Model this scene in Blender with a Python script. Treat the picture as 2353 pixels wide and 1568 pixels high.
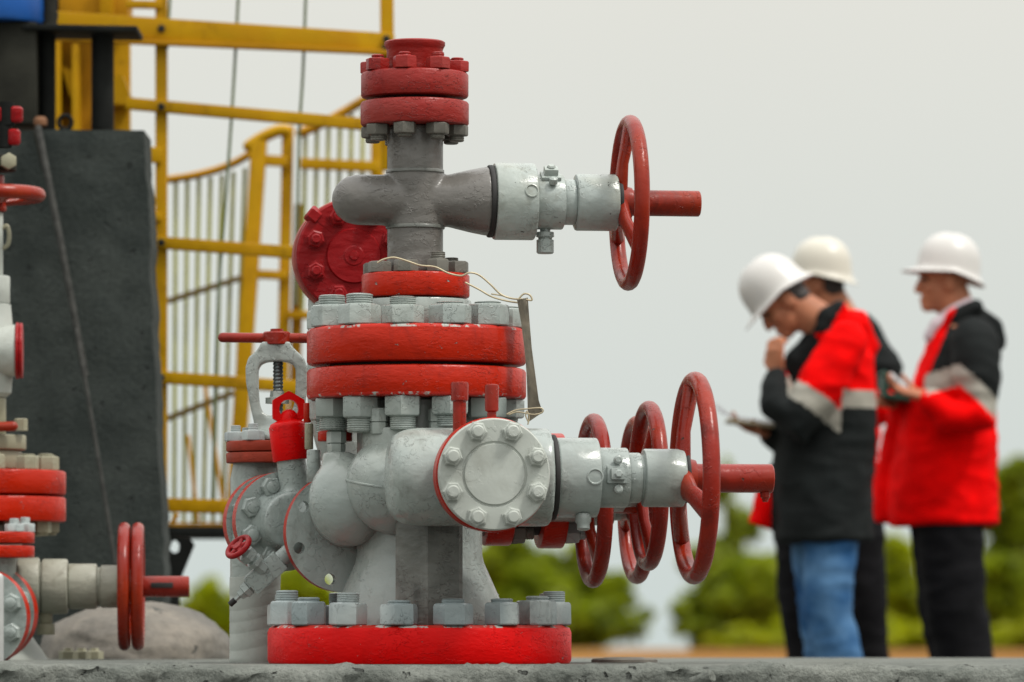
import bpy, bmesh, math, random
from mathutils import Vector, Matrix, noise
for o in list(bpy.data.objects): bpy.data.objects.remove(o)
sc = bpy.context.scene
col = sc.collection
R = math.radians
random.seed(7)

# ------------------------------------------------------------------ camera
CAMZ = 0.065; DF = 12.0; HZ = 1460.0; CX = 1176.5
cam = bpy.data.cameras.new('camera'); camo = bpy.data.objects.new('camera', cam); col.objects.link(camo)
camo.location = (0, -DF, CAMZ); camo.rotation_euler = (R(90), 0, 0)
cam.sensor_width = 36; cam.lens = 36*DF/2.353; cam.shift_y = (HZ-784)/2353.0
cam.clip_start = 0.5; cam.clip_end = 6000
cam.dof.use_dof = True; cam.dof.focus_distance = 11.95; cam.dof.aperture_fstop = 4.1
sc.camera = camo

# ------------------------------------------------------------------ sky (overcast) and sun
SUN_EL, SUN_AZ = 58, 118          # azimuth: degrees to the right of straight ahead (+Y)
w = bpy.data.worlds.new('World'); sc.world = w; w.use_nodes = True
nt = w.node_tree; nt.nodes.clear()
def wn(t): return nt.nodes.new(t)
out = wn('ShaderNodeOutputWorld'); bg = wn('ShaderNodeBackground')
sky = wn('ShaderNodeTexSky'); sky.sky_type = 'NISHITA'; sky.sun_disc = False
sky.sun_elevation = R(SUN_EL); sky.sun_rotation = R(SUN_AZ); sky.air_density = 2.0; sky.dust_density = 6.0
tc = wn('ShaderNodeTexCoord'); sep = wn('ShaderNodeSeparateXYZ')
nt.links.new(tc.outputs['Generated'], sep.inputs[0])
# overcast cloud layer: brighter towards the zenith, slightly warmer there
ramp = wn('ShaderNodeValToRGB')
ramp.color_ramp.elements[0].position = 0.0; ramp.color_ramp.elements[0].color = (0.640, 0.715, 0.695, 1)
ramp.color_ramp.elements[1].position = 1.0; ramp.color_ramp.elements[1].color = (2.2, 2.2, 2.17, 1)
e = ramp.color_ramp.elements.new(0.12); e.color = (0.79, 0.79, 0.735, 1)
nt.links.new(sep.outputs['Z'], ramp.inputs[0])
nz = wn('ShaderNodeTexNoise'); nz.inputs['Scale'].default_value = 5.0; nz.inputs['Detail'].default_value = 3
nt.links.new(tc.outputs['Generated'], nz.inputs['Vector'])
mr = wn('ShaderNodeMapRange'); mr.inputs['To Min'].default_value = 0.965; mr.inputs['To Max'].default_value = 1.035
nt.links.new(nz.outputs['Fac'], mr.inputs['Value'])
mul = wn('ShaderNodeMixRGB'); mul.blend_type = 'MULTIPLY'; mul.inputs[0].default_value = 1
nt.links.new(ramp.outputs[0], mul.inputs[1]); nt.links.new(mr.outputs[0], mul.inputs[2])
sk = wn('ShaderNodeMixRGB'); sk.blend_type = 'MULTIPLY'; sk.inputs[0].default_value = 1
sk.inputs[2].default_value = (0.1, 0.1, 0.1, 1)
nt.links.new(sky.outputs[0], sk.inputs[1])
mix = wn('ShaderNodeMixRGB'); mix.inputs[0].default_value = 0.94
nt.links.new(sk.outputs[0], mix.inputs[1]); nt.links.new(mul.outputs[0], mix.inputs[2])
nt.links.new(mix.outputs[0], bg.inputs['Color']); bg.inputs['Strength'].default_value = 1.0
nt.links.new(bg.outputs[0], out.inputs['Surface'])
sl = bpy.data.lights.new('sun', 'SUN'); sl.energy = 2.5; sl.angle = R(10); sl.color = (1.0, 0.96, 0.90)
so = bpy.data.objects.new('sun', sl); col.objects.link(so)
sd = Vector((math.cos(R(SUN_EL))*math.sin(R(SUN_AZ)), math.cos(R(SUN_EL))*math.cos(R(SUN_AZ)), math.sin(R(SUN_EL))))
so.rotation_euler = sd.to_track_quat('Z', 'Y').to_euler(); so.location = sd*30
sc.view_settings.view_transform = 'Standard'; sc.view_settings.look = 'None'
sc.view_settings.exposure = 0.0; sc.view_settings.gamma = 1.0; sc.view_settings.use_curve_mapping = False

# ------------------------------------------------------------------ helpers
WM = {}
def P(px, py, d=DF):
    return Vector(((px-CX)*d/12000.0, d-DF, CAMZ+(HZ-py)*d/12000.0))
def S(px, d=DF): return px*d/12000.0
def tag(o, label, cat, group=None):
    o['label'] = label; o['category'] = cat
    if group: o['group'] = group
    return o
def thing(name, label, cat, loc, group=None):
    o = bpy.data.objects.new(name, None); col.objects.link(o); o.location = loc
    o.empty_display_size = 0.1
    WM[o] = Matrix.Translation(loc); return tag(o, label, cat, group)
def obj(name, me, parent=None, M=None, mat=None, label=None):
    o = bpy.data.objects.new(name, me); col.objects.link(o)
    M = M or Matrix()
    if mat and not me.materials: me.materials.append(mat)
    o.matrix_basis = M; WM[o] = M.copy()
    if parent:
        o.parent = parent; o.matrix_parent_inverse = WM[parent].inverted()
    if label: o['label'] = label
    return o
def fin(bm, mat=None, smooth=40):
    bmesh.ops.recalc_face_normals(bm, faces=bm.faces)
    me = bpy.data.meshes.new('m'); bm.to_mesh(me); bm.free()
    if mat: me.materials.append(mat)
    if smooth:
        for p in me.polygons: p.use_smooth = True
        me.set_sharp_from_angle(angle=R(smooth))
    return me
def frame(o, z, x=None):
    z = Vector(z).normalized()
    if x is None: x = Vector((0, 0, 1)) if abs(z.z) < 0.9 else Vector((1, 0, 0))
    x = Vector(x); x = (x - z*x.dot(z)).normalized(); y = z.cross(x)
    M = Matrix((x, y, z)).transposed().to_4x4(); M.translation = Vector(o); return M
def lathe(bm, prof, segs=56, M=None, ph=0.0, wob=0.0):
    rings = []
    for (t, r) in prof:
        if r < 1e-6: rings.append([bm.verts.new((0, 0, t))])
        else:
            rings.append([bm.verts.new((r*math.cos(ph+2*math.pi*k/segs), r*math.sin(ph+2*math.pi*k/segs), t)) for k in range(segs)])
    for a, b in zip(rings, rings[1:]):
        for k in range(segs):
            k2 = (k+1) % segs
            if len(a) == 1 and len(b) == 1: continue
            if len(a) == 1: bm.faces.new((a[0], b[k], b[k2]))
            elif len(b) == 1: bm.faces.new((a[k], a[k2], b[0]))
            else: bm.faces.new((a[k], a[k2], b[k2], b[k]))
    for rg in (rings[0], rings[-1]):
        if len(rg) > 1:
            try: bm.faces.new(rg)
            except ValueError: pass
    if M is not None: bmesh.ops.transform(bm, matrix=M, verts=[v for rg in rings for v in rg])
    return rings
def steps(segl, ch=0.004):
    """list of (t0,t1,r) -> chamfered stepped profile"""
    p = []
    for (t0, t1, r) in segl:
        c = min(ch, (t1-t0)*0.4, r*0.4)
        p += [(t0, r-c), (t0+c*0.35, r-c*0.3), (t0+c, r), (t1-c, r), (t1-c*0.35, r-c*0.3), (t1, r-c)]
    return p
def box(bm, sx, sy, sz, M=None, bev=0.0):
    r = bmesh.ops.create_cube(bm, size=1.0)
    vs = r['verts']
    bmesh.ops.scale(bm, vec=(sx, sy, sz), verts=vs)
    if bev:
        es = list({e for v in vs for e in v.link_edges})
        rb = bmesh.ops.bevel(bm, geom=es, offset=bev, segments=2, affect='EDGES', profile=0.6)
        vs = list({v for f in rb['faces'] for v in f.verts} | {v for v in vs if v.is_valid})
    if M is not None: bmesh.ops.transform(bm, matrix=M, verts=vs)
    return vs
def tube(bm, pts, rad, segs=14, side=None, cap=True):
    """rounded-end tube; rad entries r or (r_in_image, r_depth)"""
    pts = [Vector(p) for p in pts]; rad = [(r, r) if not isinstance(r, tuple) else r for r in rad]
    n = len(pts); rings = []
    def ring(p, T, r):
        s = Vector(side) if side else (Vector((0, 1, 0)) if abs(T.y) < 0.9 else Vector((1, 0, 0)))
        s = (s - T*s.dot(T)).normalized(); N = T.cross(s)
        return [bm.verts.new(p + N*(r[0]*math.cos(2*math.pi*k/segs)) + s*(r[1]*math.sin(2*math.pi*k/segs))) for k in range(segs)]
    for i in range(n):
        T = (pts[min(i+1, n-1)]-pts[max(i-1, 0)]).normalized()
        if i == 0 and cap:
            m = min(rad[0])
            for a in (75, 50, 25):
                c = math.cos(R(a)); rings.append(ring(pts[0]-T*m*math.sin(R(a)), T, (rad[0][0]*c, rad[0][1]*c)))
        rings.append(ring(pts[i], T, rad[i]))
        if i == n-1 and cap:
            m = min(rad[-1])
            for a in (25, 50, 75):
                c = math.cos(R(a)); rings.append(ring(pts[-1]+T*m*math.sin(R(a)), T, (rad[-1][0]*c, rad[-1][1]*c)))
    for a, b in zip(rings, rings[1:]):
        for k in range(segs): bm.faces.new((a[k], a[(k+1) % segs], b[(k+1) % segs], b[k]))
    bm.faces.new(rings[0]); bm.faces.new(rings[-1])
def ball(bm, c, r, M=None, u=20, v=14):
    rr = bmesh.ops.create_uvsphere(bm, u_segments=u, v_segments=v, radius=1.0)
    r = (r, r, r) if not isinstance(r, tuple) else r
    m = Matrix.Translation(Vector(c)) @ Matrix.Diagonal((r[0], r[1], r[2], 1))
    if M is not None: m = M @ m
    bmesh.ops.transform(bm, matrix=m, verts=rr['verts'])
def blend(bm, voxel, iters=4, mat=None, fac=0.5):
    """merge overlapping closed shapes into one continuous surface"""
    bmesh.ops.recalc_face_normals(bm, faces=bm.faces)
    me = bpy.data.meshes.new('t'); bm.to_mesh(me); bm.free()
    o = bpy.data.objects.new('t', me); col.objects.link(o)
    m = o.modifiers.new('r', 'REMESH'); m.mode = 'VOXEL'; m.voxel_size = voxel; m.use_smooth_shade = True
    if iters:
        s = o.modifiers.new('s', 'SMOOTH'); s.iterations = iters; s.factor = fac
    dg = bpy.context.evaluated_depsgraph_get()
    res = bpy.data.meshes.new_from_object(o.evaluated_get(dg))
    bpy.data.objects.remove(o); bpy.data.meshes.remove(me)
    res.materials.clear()
    for mm in (mat if isinstance(mat, list) else [mat]):
        if mm: res.materials.append(mm)
    for p in res.polygons: p.use_smooth = True
    return res
def spline(pts, n=6):
    pts = [Vector(p) for p in pts]; outp = []
    for i in range(len(pts)-1):
        p0 = pts[max(i-1, 0)]; p1 = pts[i]; p2 = pts[i+1]; p3 = pts[min(i+2, len(pts)-1)]
        for k in range(n):
            t = k/n
            outp.append(0.5*((2*p1)+(p2-p0)*t+(2*p0-5*p1+4*p2-p3)*t*t+(3*p1-p0-3*p2+p3)*t*t*t))
    outp.append(pts[-1]); return outp

# ------------------------------------------------------------------ materials
def mat_new(name):
    m = bpy.data.materials.new(name); m.use_nodes = True
    n = m.node_tree; return m, n, n.nodes['Principled BSDF']
def N(n, t, **kw):
    x = n.nodes.new(t)
    for k, v in kw.items():
        if k in x.inputs: x.inputs[k].default_value = v
        else: setattr(x, k, v)
    return x
def rgb(c): return (c[0], c[1], c[2], 1)
def s2l(*c): return tuple(((v/255.0)/12.92 if v/255.0 <= 0.04045 else ((v/255.0+0.055)/1.055)**2.4) for v in c)
def pos_vec(n, scale=(1, 1, 1)):
    g = N(n, 'ShaderNodeNewGeometry'); mp = N(n, 'ShaderNodeMapping'); mp.inputs['Scale'].default_value = scale
    n.links.new(g.outputs['Position'], mp.inputs['Vector']); return mp.outputs[0]
def rampf(n, src, a, b):
    r = N(n, 'ShaderNodeMapRange'); r.inputs['From Min'].default_value = a; r.inputs['From Max'].default_value = b
    n.links.new(src, r.inputs['Value']); return r.outputs[0]
def mixc(n, fac, a, b, bt='MIX'):
    m = N(n, 'ShaderNodeMixRGB', blend_type=bt)
    if isinstance(fac, float): m.inputs[0].default_value = fac
    else: n.links.new(fac, m.inputs[0])
    for i, c in ((1, a), (2, b)):
        if isinstance(c, tuple): m.inputs[i].default_value = rgb(c)
        else: n.links.new(c, m.inputs[i])
    return m.outputs[0]
def mth(n, op, a, b):
    m = N(n, 'ShaderNodeMath', operation=op)
    for i, c in ((0, a), (1, b)):
        if isinstance(c, (int, float)): m.inputs[i].default_value = c
        else: n.links.new(c, m.inputs[i])
    return m.outputs[0]
def paint(name, c, rough=0.42, chip=None, chipt=0.70, dirt=0.35, dirtc=(0.03, 0.025, 0.018), relief=1.0, stretch=2.2, fade=None, spec=0.3, und=1.0):
    """thick hand-brushed enamel over cast iron: flakes, wrinkles, chips and grime"""
    m, n, b = mat_new(name)
    v = pos_vec(n); vs = pos_vec(n, (1, 1, stretch))
    n1 = N(n, 'ShaderNodeTexNoise', Scale=3.5, Detail=3.0); n.links.new(v, n1.inputs['Vector'])
    lo = tuple(x*0.88 for x in c); hi = tuple(min(1, x*1.08) for x in c)
    cc = mixc(n, rampf(n, n1.outputs['Fac'], 0.35, 0.65), lo, hi)
    if fade:
        n5 = N(n, 'ShaderNodeTexNoise', Scale=5.0, Detail=4.0, Distortion=0.6); n.links.new(v, n5.inputs['Vector'])
        cc = mixc(n, mth(n, 'MULTIPLY', rampf(n, n5.outputs['Fac'], 0.45, 0.68), 0.7), cc, fade)
    # grime gathered in patches
    n2 = N(n, 'ShaderNodeTexNoise', Scale=8.0, Detail=8.0, Roughness=0.68, Distortion=0.7); n.links.new(v, n2.inputs['Vector'])
    cc = mixc(n, mth(n, 'MULTIPLY', rampf(n, n2.outputs['Fac'], 0.55, 0.78), dirt*1.3), cc, dirtc)
    vz = pos_vec(n, (1, 1, 0.14)); n6 = N(n, 'ShaderNodeTexNoise', Scale=34.0, Detail=4.0, Roughness=0.6); n.links.new(vz, n6.inputs['Vector'])
    st = mth(n, 'MULTIPLY', rampf(n, n6.outputs['Fac'], 0.54, 0.72), rampf(n, n2.outputs['Fac'], 0.42, 0.62))
    cc = mixc(n, mth(n, 'MULTIPLY', st, dirt*0.8), cc, dirtc)
    # loose flakes and brush marks, only in patches
    n3 = N(n, 'ShaderNodeTexNoise', Scale=42.0, Detail=4.0, Roughness=0.5, Distortion=1.2); n.links.new(vs, n3.inputs['Vector'])
    nm = N(n, 'ShaderNodeTexNoise', Scale=9.0, Detail=2.0); n.links.new(v, nm.inputs['Vector'])
    fl = mth(n, 'MULTIPLY', rampf(n, n3.outputs['Fac'], 0.545, 0.575), rampf(n, nm.outputs['Fac'], 0.45, 0.60))
    nb = N(n, 'ShaderNodeTexNoise', Scale=16.0, Detail=1.0); n.links.new(vs, nb.inputs['Vector'])
    nf = N(n, 'ShaderNodeTexNoise', Scale=70.0, Detail=2.0); n.links.new(vs, nf.inputs['Vector'])
    h = mth(n, 'ADD', mth(n, 'MULTIPLY', fl, 0.28), mth(n, 'MULTIPLY', nb.outputs['Fac'], und))
    h = mth(n, 'ADD', h, mth(n, 'MULTIPLY', nf.outputs['Fac'], 0.20))
    if chip:
        nc = N(n, 'ShaderNodeTexNoise', Scale=38.0, Detail=7.0, Roughness=0.62, Distortion=0.4); n.links.new(vs, nc.inputs['Vector'])
        cf = rampf(n, nc.outputs['Fac'], chipt-0.025, chipt-0.005)
        cc = mixc(n, cf, cc, chip); h = mth(n, 'SUBTRACT', h, mth(n, 'MULTIPLY', cf, 0.5))
    bp = N(n, 'ShaderNodeBump', Strength=0.9*relief, Distance=0.0036); n.links.new(h, bp.inputs['Height'])
    n.links.new(bp.outputs[0], b.inputs['Normal']); n.links.new(cc, b.inputs['Base Color'])
    rr = N(n, 'ShaderNodeMapRange'); rr.inputs['To Min'].default_value = rough-0.14; rr.inputs['To Max'].default_value = rough+0.18
    n.links.new(n2.outputs['Fac'], rr.inputs['Value']); n.links.new(rr.outputs[0], b.inputs['Roughness'])
    b.inputs['Specular IOR Level'].default_value = spec
    return m
def plain(name, c, rough=0.6, var=0.15, scale=12.0, bump=0.0, bscale=60.0, metal=0.0, c2=None, spec=0.5):
    m, n, b = mat_new(name); v = pos_vec(n)
    n1 = N(n, 'ShaderNodeTexNoise', Scale=scale, Detail=5.0); n.links.new(v, n1.inputs['Vector'])
    lo = tuple(x*(1-var) for x in c); hi = c2 or tuple(min(1, x*(1+var)) for x in c)
    n.links.new(mixc(n, rampf(n, n1.outputs['Fac'], 0.33, 0.67), lo, hi), b.inputs['Base Color'])
    b.inputs['Roughness'].default_value = rough; b.inputs['Metallic'].default_value = metal
    b.inputs['Specular IOR Level'].default_value = spec
    if bump:
        n2 = N(n, 'ShaderNodeTexNoise', Scale=bscale, Detail=4.0); n.links.new(v, n2.inputs['Vector'])
        bp = N(n, 'ShaderNodeBump', Strength=bump, Distance=0.004); n.links.new(n2.outputs['Fac'], bp.inputs['Height'])
        n.links.new(bp.outputs[0], b.inputs['Normal'])
    return m
def concrete(name, c, c2, dark, pits=0.62, scale=1.0, bump=1.0):
    m, n, b = mat_new(name); v = pos_vec(n)
    n1 = N(n, 'ShaderNodeTexNoise', Scale=4.0*scale, Detail=8.0, Roughness=0.6); n.links.new(v, n1.inputs['Vector'])
    n2 = N(n, 'ShaderNodeTexNoise', Scale=70.0*scale, Detail=6.0, Roughness=0.65); n.links.new(v, n2.inputs['Vector'])
    n3 = N(n, 'ShaderNodeTexNoise', Scale=26.0*scale, Detail=3.0, Distortion=0.4); n.links.new(v, n3.inputs['Vector'])
    cc = mixc(n, rampf(n, n1.outputs['Fac'], 0.35, 0.65), c, c2)
    cc = mixc(n, mth(n, 'MULTIPLY', rampf(n, n2.outputs['Fac'], 0.4, 0.75), 0.55), cc, tuple(x*0.6 for x in c))
    pf = rampf(n, n3.outputs['Fac'], pits, pits+0.05); cc = mixc(n, mth(n, 'MULTIPLY', pf, 0.8), cc, dark)
    h = mth(n, 'SUBTRACT', n2.outputs['Fac'], mth(n, 'MULTIPLY', pf, 0.8))
    bp = N(n, 'ShaderNodeBump', Strength=0.8*bump, Distance=0.006); n.links.new(h, bp.inputs['Height'])
    n.links.new(bp.outputs[0], b.inputs['Normal']); n.links.new(cc, b.inputs['Base Color'])
    b.inputs['Roughness'].default_value = 0.9; b.inputs['Specular IOR Level'].default_value = 0.25
    return m

GREYCHIP = (0.33, 0.35, 0.33); RUST = (0.045, 0.022, 0.012)
M_redmid = paint('red_enamel', (0.39, 0.013, 0.001), 0.28, GREYCHIP, 0.70, 0.5, (0.09, 0.003, 0.002), 1.4, spec=0.2, und=0.35)
M_redbase = paint('bright_red_enamel', (0.66, 0.002, 0.002), 0.36, GREYCHIP, 0.70, 0.3, (0.25, 0.001, 0.001), 1.3, spec=0.12, und=0.35)
M_redtop = paint('dull_red_enamel', (0.24, 0.010, 0.007), 0.36, None, 0.7, 0.4, (0.09, 0.006, 0.005), 1.5, fade=(0.26, 0.035, 0.027), spec=0.25, und=0.5)
M_redblind = paint('crimson_enamel', (0.26, 0.005, 0.007), 0.38, None, 0.7, 0.35, (0.07, 0.003, 0.003), 1.5, spec=0.22)
M_redwheel = paint('handwheel_red_enamel', (0.215, 0.012, 0.005), 0.26, RUST, 0.705, 0.6, (0.05, 0.007, 0.004), 1.1, 1.0, fade=(0.27, 0.024, 0.003), spec=0.28)
M_redrust = paint('brown_red_enamel', (0.28, 0.035, 0.016), 0.5, GREYCHIP, 0.73, 0.4, (0.07, 0.02, 0.01), spec=0.2)
M_grey = paint('light_grey_enamel', (0.285, 0.325, 0.307), 0.24, None, 0.7, 0.5, (0.08, 0.08, 0.062), 1.5, 1.2, fade=(0.30, 0.33, 0.30), spec=0.5)
M_greychip = paint('chipped_light_grey_enamel', (0.325, 0.37, 0.35), 0.24, RUST, 0.69, 0.6, (0.11, 0.10, 0.06), 1.7, 1.2, fade=(0.28, 0.285, 0.23), spec=0.5)
M_cap = paint('matte_grey_enamel', (0.39, 0.415, 0.38), 0.45, None, 0.7, 0.3, (0.17, 0.165, 0.13), 0.8, 1.0)
M_steel = paint('blue_grey_stud_paint', (0.23, 0.275, 0.28), 0.28, None, 0.7, 0.55, (0.07, 0.075, 0.075), 1.6, 1.0, fade=(0.50, 0.54, 0.52), spec=0.4)
M_dark = paint('dark_primer_and_shade', (0.105, 0.110, 0.098), 0.32, None, 0.7, 0.6, (0.03, 0.03, 0.026), 1.4, 1.6, fade=(0.22, 0.22, 0.20), spec=0.4)
M_darkfade = paint('faded_dark_primer', (0.120, 0.113, 0.102), 0.28, None, 0.7, 0.5, (0.055, 0.06, 0.048), 1.4, 1.6, fade=(0.17, 0.162, 0.15), spec=0.45)
M_nutdark = paint('taupe_nut_paint', (0.125, 0.12, 0.102), 0.42, None, 0.7, 0.5, (0.06, 0.05, 0.04), 1.0, 1.0)
M_tan = paint('tan_grey_paint', (0.26, 0.25, 0.175), 0.42, None, 0.7, 0.45, (0.16, 0.12, 0.06), 0.8, 1.0)
M_gap = plain('black_rubber', (0.012, 0.012, 0.011), 0.7)
M_thread = plain('greased_thread', (0.10, 0.115, 0.115), 0.35, 0.3, 40, metal=0.6)
M_yellow = paint('yellow_enamel', (0.43, 0.235, 0.002), 0.5, None, 0.7, 0.55, (0.15, 0.065, 0.002), 0.6, 1.0, fade=(0.40, 0.185, 0.003), spec=0.12)
M_yellowd = paint('ochre_enamel', (0.38, 0.18, 0.004), 0.55, None, 0.7, 0.5, (0.12, 0.06, 0.004), 0.6, 1.0, spec=0.12)
M_picket = plain('green_picket_paint', (0.30, 0.30, 0.075), 0.6, 0.2, spec=0.1)
M_slab = concrete('slab_concrete', (0.125, 0.138, 0.122), (0.245, 0.258, 0.23), (0.03, 0.032, 0.028), 0.66, 1.3, 2.6)
M_block = concrete('dark_concrete', (0.020, 0.026, 0.024), (0.048, 0.056, 0.051), (0.016, 0.019, 0.018), 0.66, 1.0, 1.2)
M_mound = concrete('mortar_concrete', (0.10, 0.098, 0.09), (0.23, 0.205, 0.17), (0.035, 0.04, 0.038), 0.64, 0.45, 1.0)
M_black = plain('blackened_steel', (0.009, 0.010, 0.009), 0.7, 0.4, 8, 0.3, spec=0.12)
M_olive = plain('dark_olive_steel', (0.020, 0.020, 0.015), 0.65, 0.4, 6, 0.3, spec=0.15)
M_blue = plain('blue_paint', (0.005, 0.075, 0.30), 0.4, 0.25, 5)
M_wire = plain('galvanised_wire', (0.42, 0.36, 0.24), 0.45, 0.2, 30, metal=0.3)
M_strap = plain('weathered_strap', (0.20, 0.18, 0.135), 0.7, 0.35, 25, 0.4)
M_rod = plain('grey_rod', (0.05, 0.05, 0.046), 0.6, 0.3, 40, 0.4, 200, spec=0.2)
M_soil = plain('orange_soil', (0.20, 0.092, 0.022), 0.95, 0.25, 0.8, 0.5, 6, c2=(0.28, 0.135, 0.032), spec=0.05)
M_bounce_gravel = plain('grey_bounce_gravel', (0.09, 0.09, 0.085), 0.95, 0.3, 3.0, 0.8, 40, c2=(0.13, 0.13, 0.12), spec=0.1)

def edge_paint(name, red):
    m = paint(name, red, 0.36, None, 0.7, 0.2, (0.1, 0.01, 0.005), 1.0, 1.0, spec=0.2); n = m.node_tree; b = n.nodes['Principled BSDF']
    src = b.inputs['Base Color'].links[0].from_socket; v = pos_vec(n, (1, 1, 0.6))
    nz_ = N(n, 'ShaderNodeTexNoise', Scale=30.0, Detail=6.0, Roughness=0.65); n.links.new(v, nz_.inputs['Vector'])
    n.links.new(mixc(n, rampf(n, nz_.outputs['Fac'], 0.54, 0.59), src, (0.38, 0.38, 0.35)), b.inputs['Base Color']); return m
M_edge = edge_paint('red_edge_with_grey_overpaint', (0.45, 0.02, 0.01))
def edge_faces(o, lo_, hi_, rmin):
    me = o.data; me.materials.append(M_edge)
    for p in me.polygons:
        c = p.center
        if lo_ <= c.z <= hi_ and math.hypot(c.x, c.y) > rmin: p.material_index = 1
# ------------------------------------------------------------------ part builders
_nc = {}
def nut(mat, r, h, sr=0.0, sh=0.0, key=''):
    """hexagon nut on a threaded stud, base at z=0"""
    k = (mat.name, round(r, 4), round(h, 4), round(sr, 4), round(sh, 4), key)
    if k in _nc: return _nc[k]
    bm = bmesh.new()
    lathe(bm, [(0, r*0.93), (h*0.06, r), (h*0.84, r), (h*0.95, r*0.955), (h, r*0.86)], 6)
    if sh > 0:
        pr = [(h*0.9, sr)]; z = h
        while z < h+sh-0.003:
            pr += [(z+0.001, sr), (z+0.0025, sr*0.93), (z+0.004, sr)]; z += 0.005
        pr += [(h+sh-0.001, sr), (h+sh+0.001, sr*0.82)]
        lathe(bm, pr, 20)
    me = fin(bm, mat, 35); _nc[k] = me; return me
def nut_ring(parent, M, Rb, n, off, meshes, name='stud_bolt', jitter=True, only=None):
    """nuts along local +Z of frame M on a bolt circle; off measured from local +X"""
    for k in range(n):
        if only is not None and k not in only: continue
        a = R(off+360.0*k/n)
        L = Matrix.Translation((Rb*math.cos(a), Rb*math.sin(a), 0)) @ Matrix.Rotation(random.uniform(0, 1.0) if jitter else a, 4, 'Z') @ Matrix.Rotation(random.uniform(-0.02, 0.02), 4, 'X')
        k_ = random.uniform(0.965, 1.03); L = L @ Matrix.Diagonal((k_, k_, random.uniform(0.9, 1.1), 1))
        obj(name, random.choice(meshes) if isinstance(meshes, list) else meshes, parent, M @ L)
def turned(name, parent, M, prof, mat, segs=64, smooth=35):
    bm = bmesh.new(); lathe(bm, prof, segs); return obj(name, fin(bm, mat, smooth), parent, M)
def handwheel_mesh(Rw, rr, mat, ns=3, ph=0.0, dish=0.03, hub_r=0.034, hub_l=0.05, sp=0.017):
    """handwheel, local Z is the stem axis, hub dished towards -Z"""
    bm = bmesh.new(); A, B = 72, 14; rows = []
    for i in range(A):
        a = 2*math.pi*i/A; row = []
        for j in range(B):
            b = 2*math.pi*j/B; q = Rw-rr+rr*math.cos(b)
            row.append(bm.verts.new((q*math.cos(a), q*math.sin(a), rr*math.sin(b)*1.05)))
        rows.append(row)
    for i in range(A):
        for j in range(B):
            bm.faces.new((rows[i][j], rows[(i+1) % A][j], rows[(i+1) % A][(j+1) % B], rows[i][(j+1) % B]))
    lathe(bm, [(-dish-hub_l*0.5, hub_r*1.25), (-dish-hub_l*0.42, hub_r*1.36), (-dish-hub_l*0.1, hub_r*1.3), (-dish+hub_l*0.25, hub_r*1.02), (-dish+hub_l*0.5, hub_r*0.92)], 28)
    for k in range(ns):
        a = ph+2*math.pi*k/ns; d = Vector((math.cos(a), math.sin(a), 0))
        p0 = d*hub_r*0.5+Vector((0, 0, -dish)); p1 = d*(Rw*0.45)+Vector((0, 0, -dish*0.75)); p2 = d*(Rw-1.2*rr)
        tube(bm, [p0, p1, p2], [(sp*1.7, sp*0.85), (sp, sp*0.66), (sp*1.3, sp*0.8)], 12, side=(0, 0, 1))
    return fin(bm, mat, 50)
def beam(name, p, q, w, t, parent, mat, bev=0.004):
    """rectangular bar from p to q, width w across the view, thickness t in depth"""
    p, q = Vector(p), Vector(q); L = (q-p).length
    M = frame((p+q)/2, q-p, (0, 1, 0))
    bm = bmesh.new(); box(bm, t, w, L, None, bev)
    return obj(name, fin(bm, mat, 30), parent, M)
def rod(name, pts, r, parent, mat, segs=10):
    bm = bmesh.new(); tube(bm, pts, [r]*len(pts), segs); return obj(name, fin(bm, mat, 50), parent)
def plate_holes(Rp, holes, th, mat, edge=None):
    """round plate with drilled holes, local Z is its axis, front face at z=th"""
    bm = bmesh.new(); es = []
    for (x, y, r, n) in [(0, 0, Rp, 72)]+[(h[0], h[1], h[2], 18) for h in holes]:
        vs = [bm.verts.new((x+r*math.cos(2*math.pi*k/n), y+r*math.sin(2*math.pi*k/n), 0)) for k in range(n)]
        es += [bm.edges.new((vs[k], vs[(k+1) % n])) for k in range(n)]
    bmesh.ops.triangle_fill(bm, use_beauty=True, use_dissolve=False, edges=es)
    r = bmesh.ops.extrude_face_region(bm, geom=list(bm.faces))
    bmesh.ops.translate(bm, vec=(0, 0, th), verts=[v for v in r['geom'] if isinstance(v, bmesh.types.BMVert)])
    me = fin(bm, mat, 35)
    if edge:
        me.materials.append(edge)
        for p in me.polygons:
            if abs(p.normal.z) < 0.5 and Vector(p.center[:2]).length > Rp*0.98: p.material_index = 1
    return me

# ------------------------------------------------------------------ setting: ground and slab
def ground_mesh():
    bm = bmesh.new(); ys = [-14, -6, -2, 0, 4, 8, 15, 25, 40, 60, 80, 95, 104, 112, 125, 150, 200, 400, 1200, 4500]
    xs = [-4500, -900, -200, -60, -30, -15, -8, -4, 0, 4, 8, 15, 30, 60, 200, 900, 4500]; g = []
    for y in ys:
        row = []
        for x in xs:
            z = -0.25
            if y > 104: z = -0.25-min((y-104)*0.045, 12)-(max(0, y-400)*0.02)
            if 34 < y < 104 and abs(x) < 60: z += 0.015*noise.noise(Vector((x*0.15, y*0.15, 1)))
            row.append(bm.verts.new((x, y, z)))
        g.append(row)
    for i in range(len(ys)-1):
        for j in range(len(xs)-1): bm.faces.new((g[i][j], g[i][j+1], g[i+1][j+1], g[i+1][j]))
    return fin(bm, M_soil, 0)
go = obj('ground', ground_mesh()); go['kind'] = 'structure'
bm = bmesh.new(); nx, ny = 40, 34; gg = []
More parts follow.
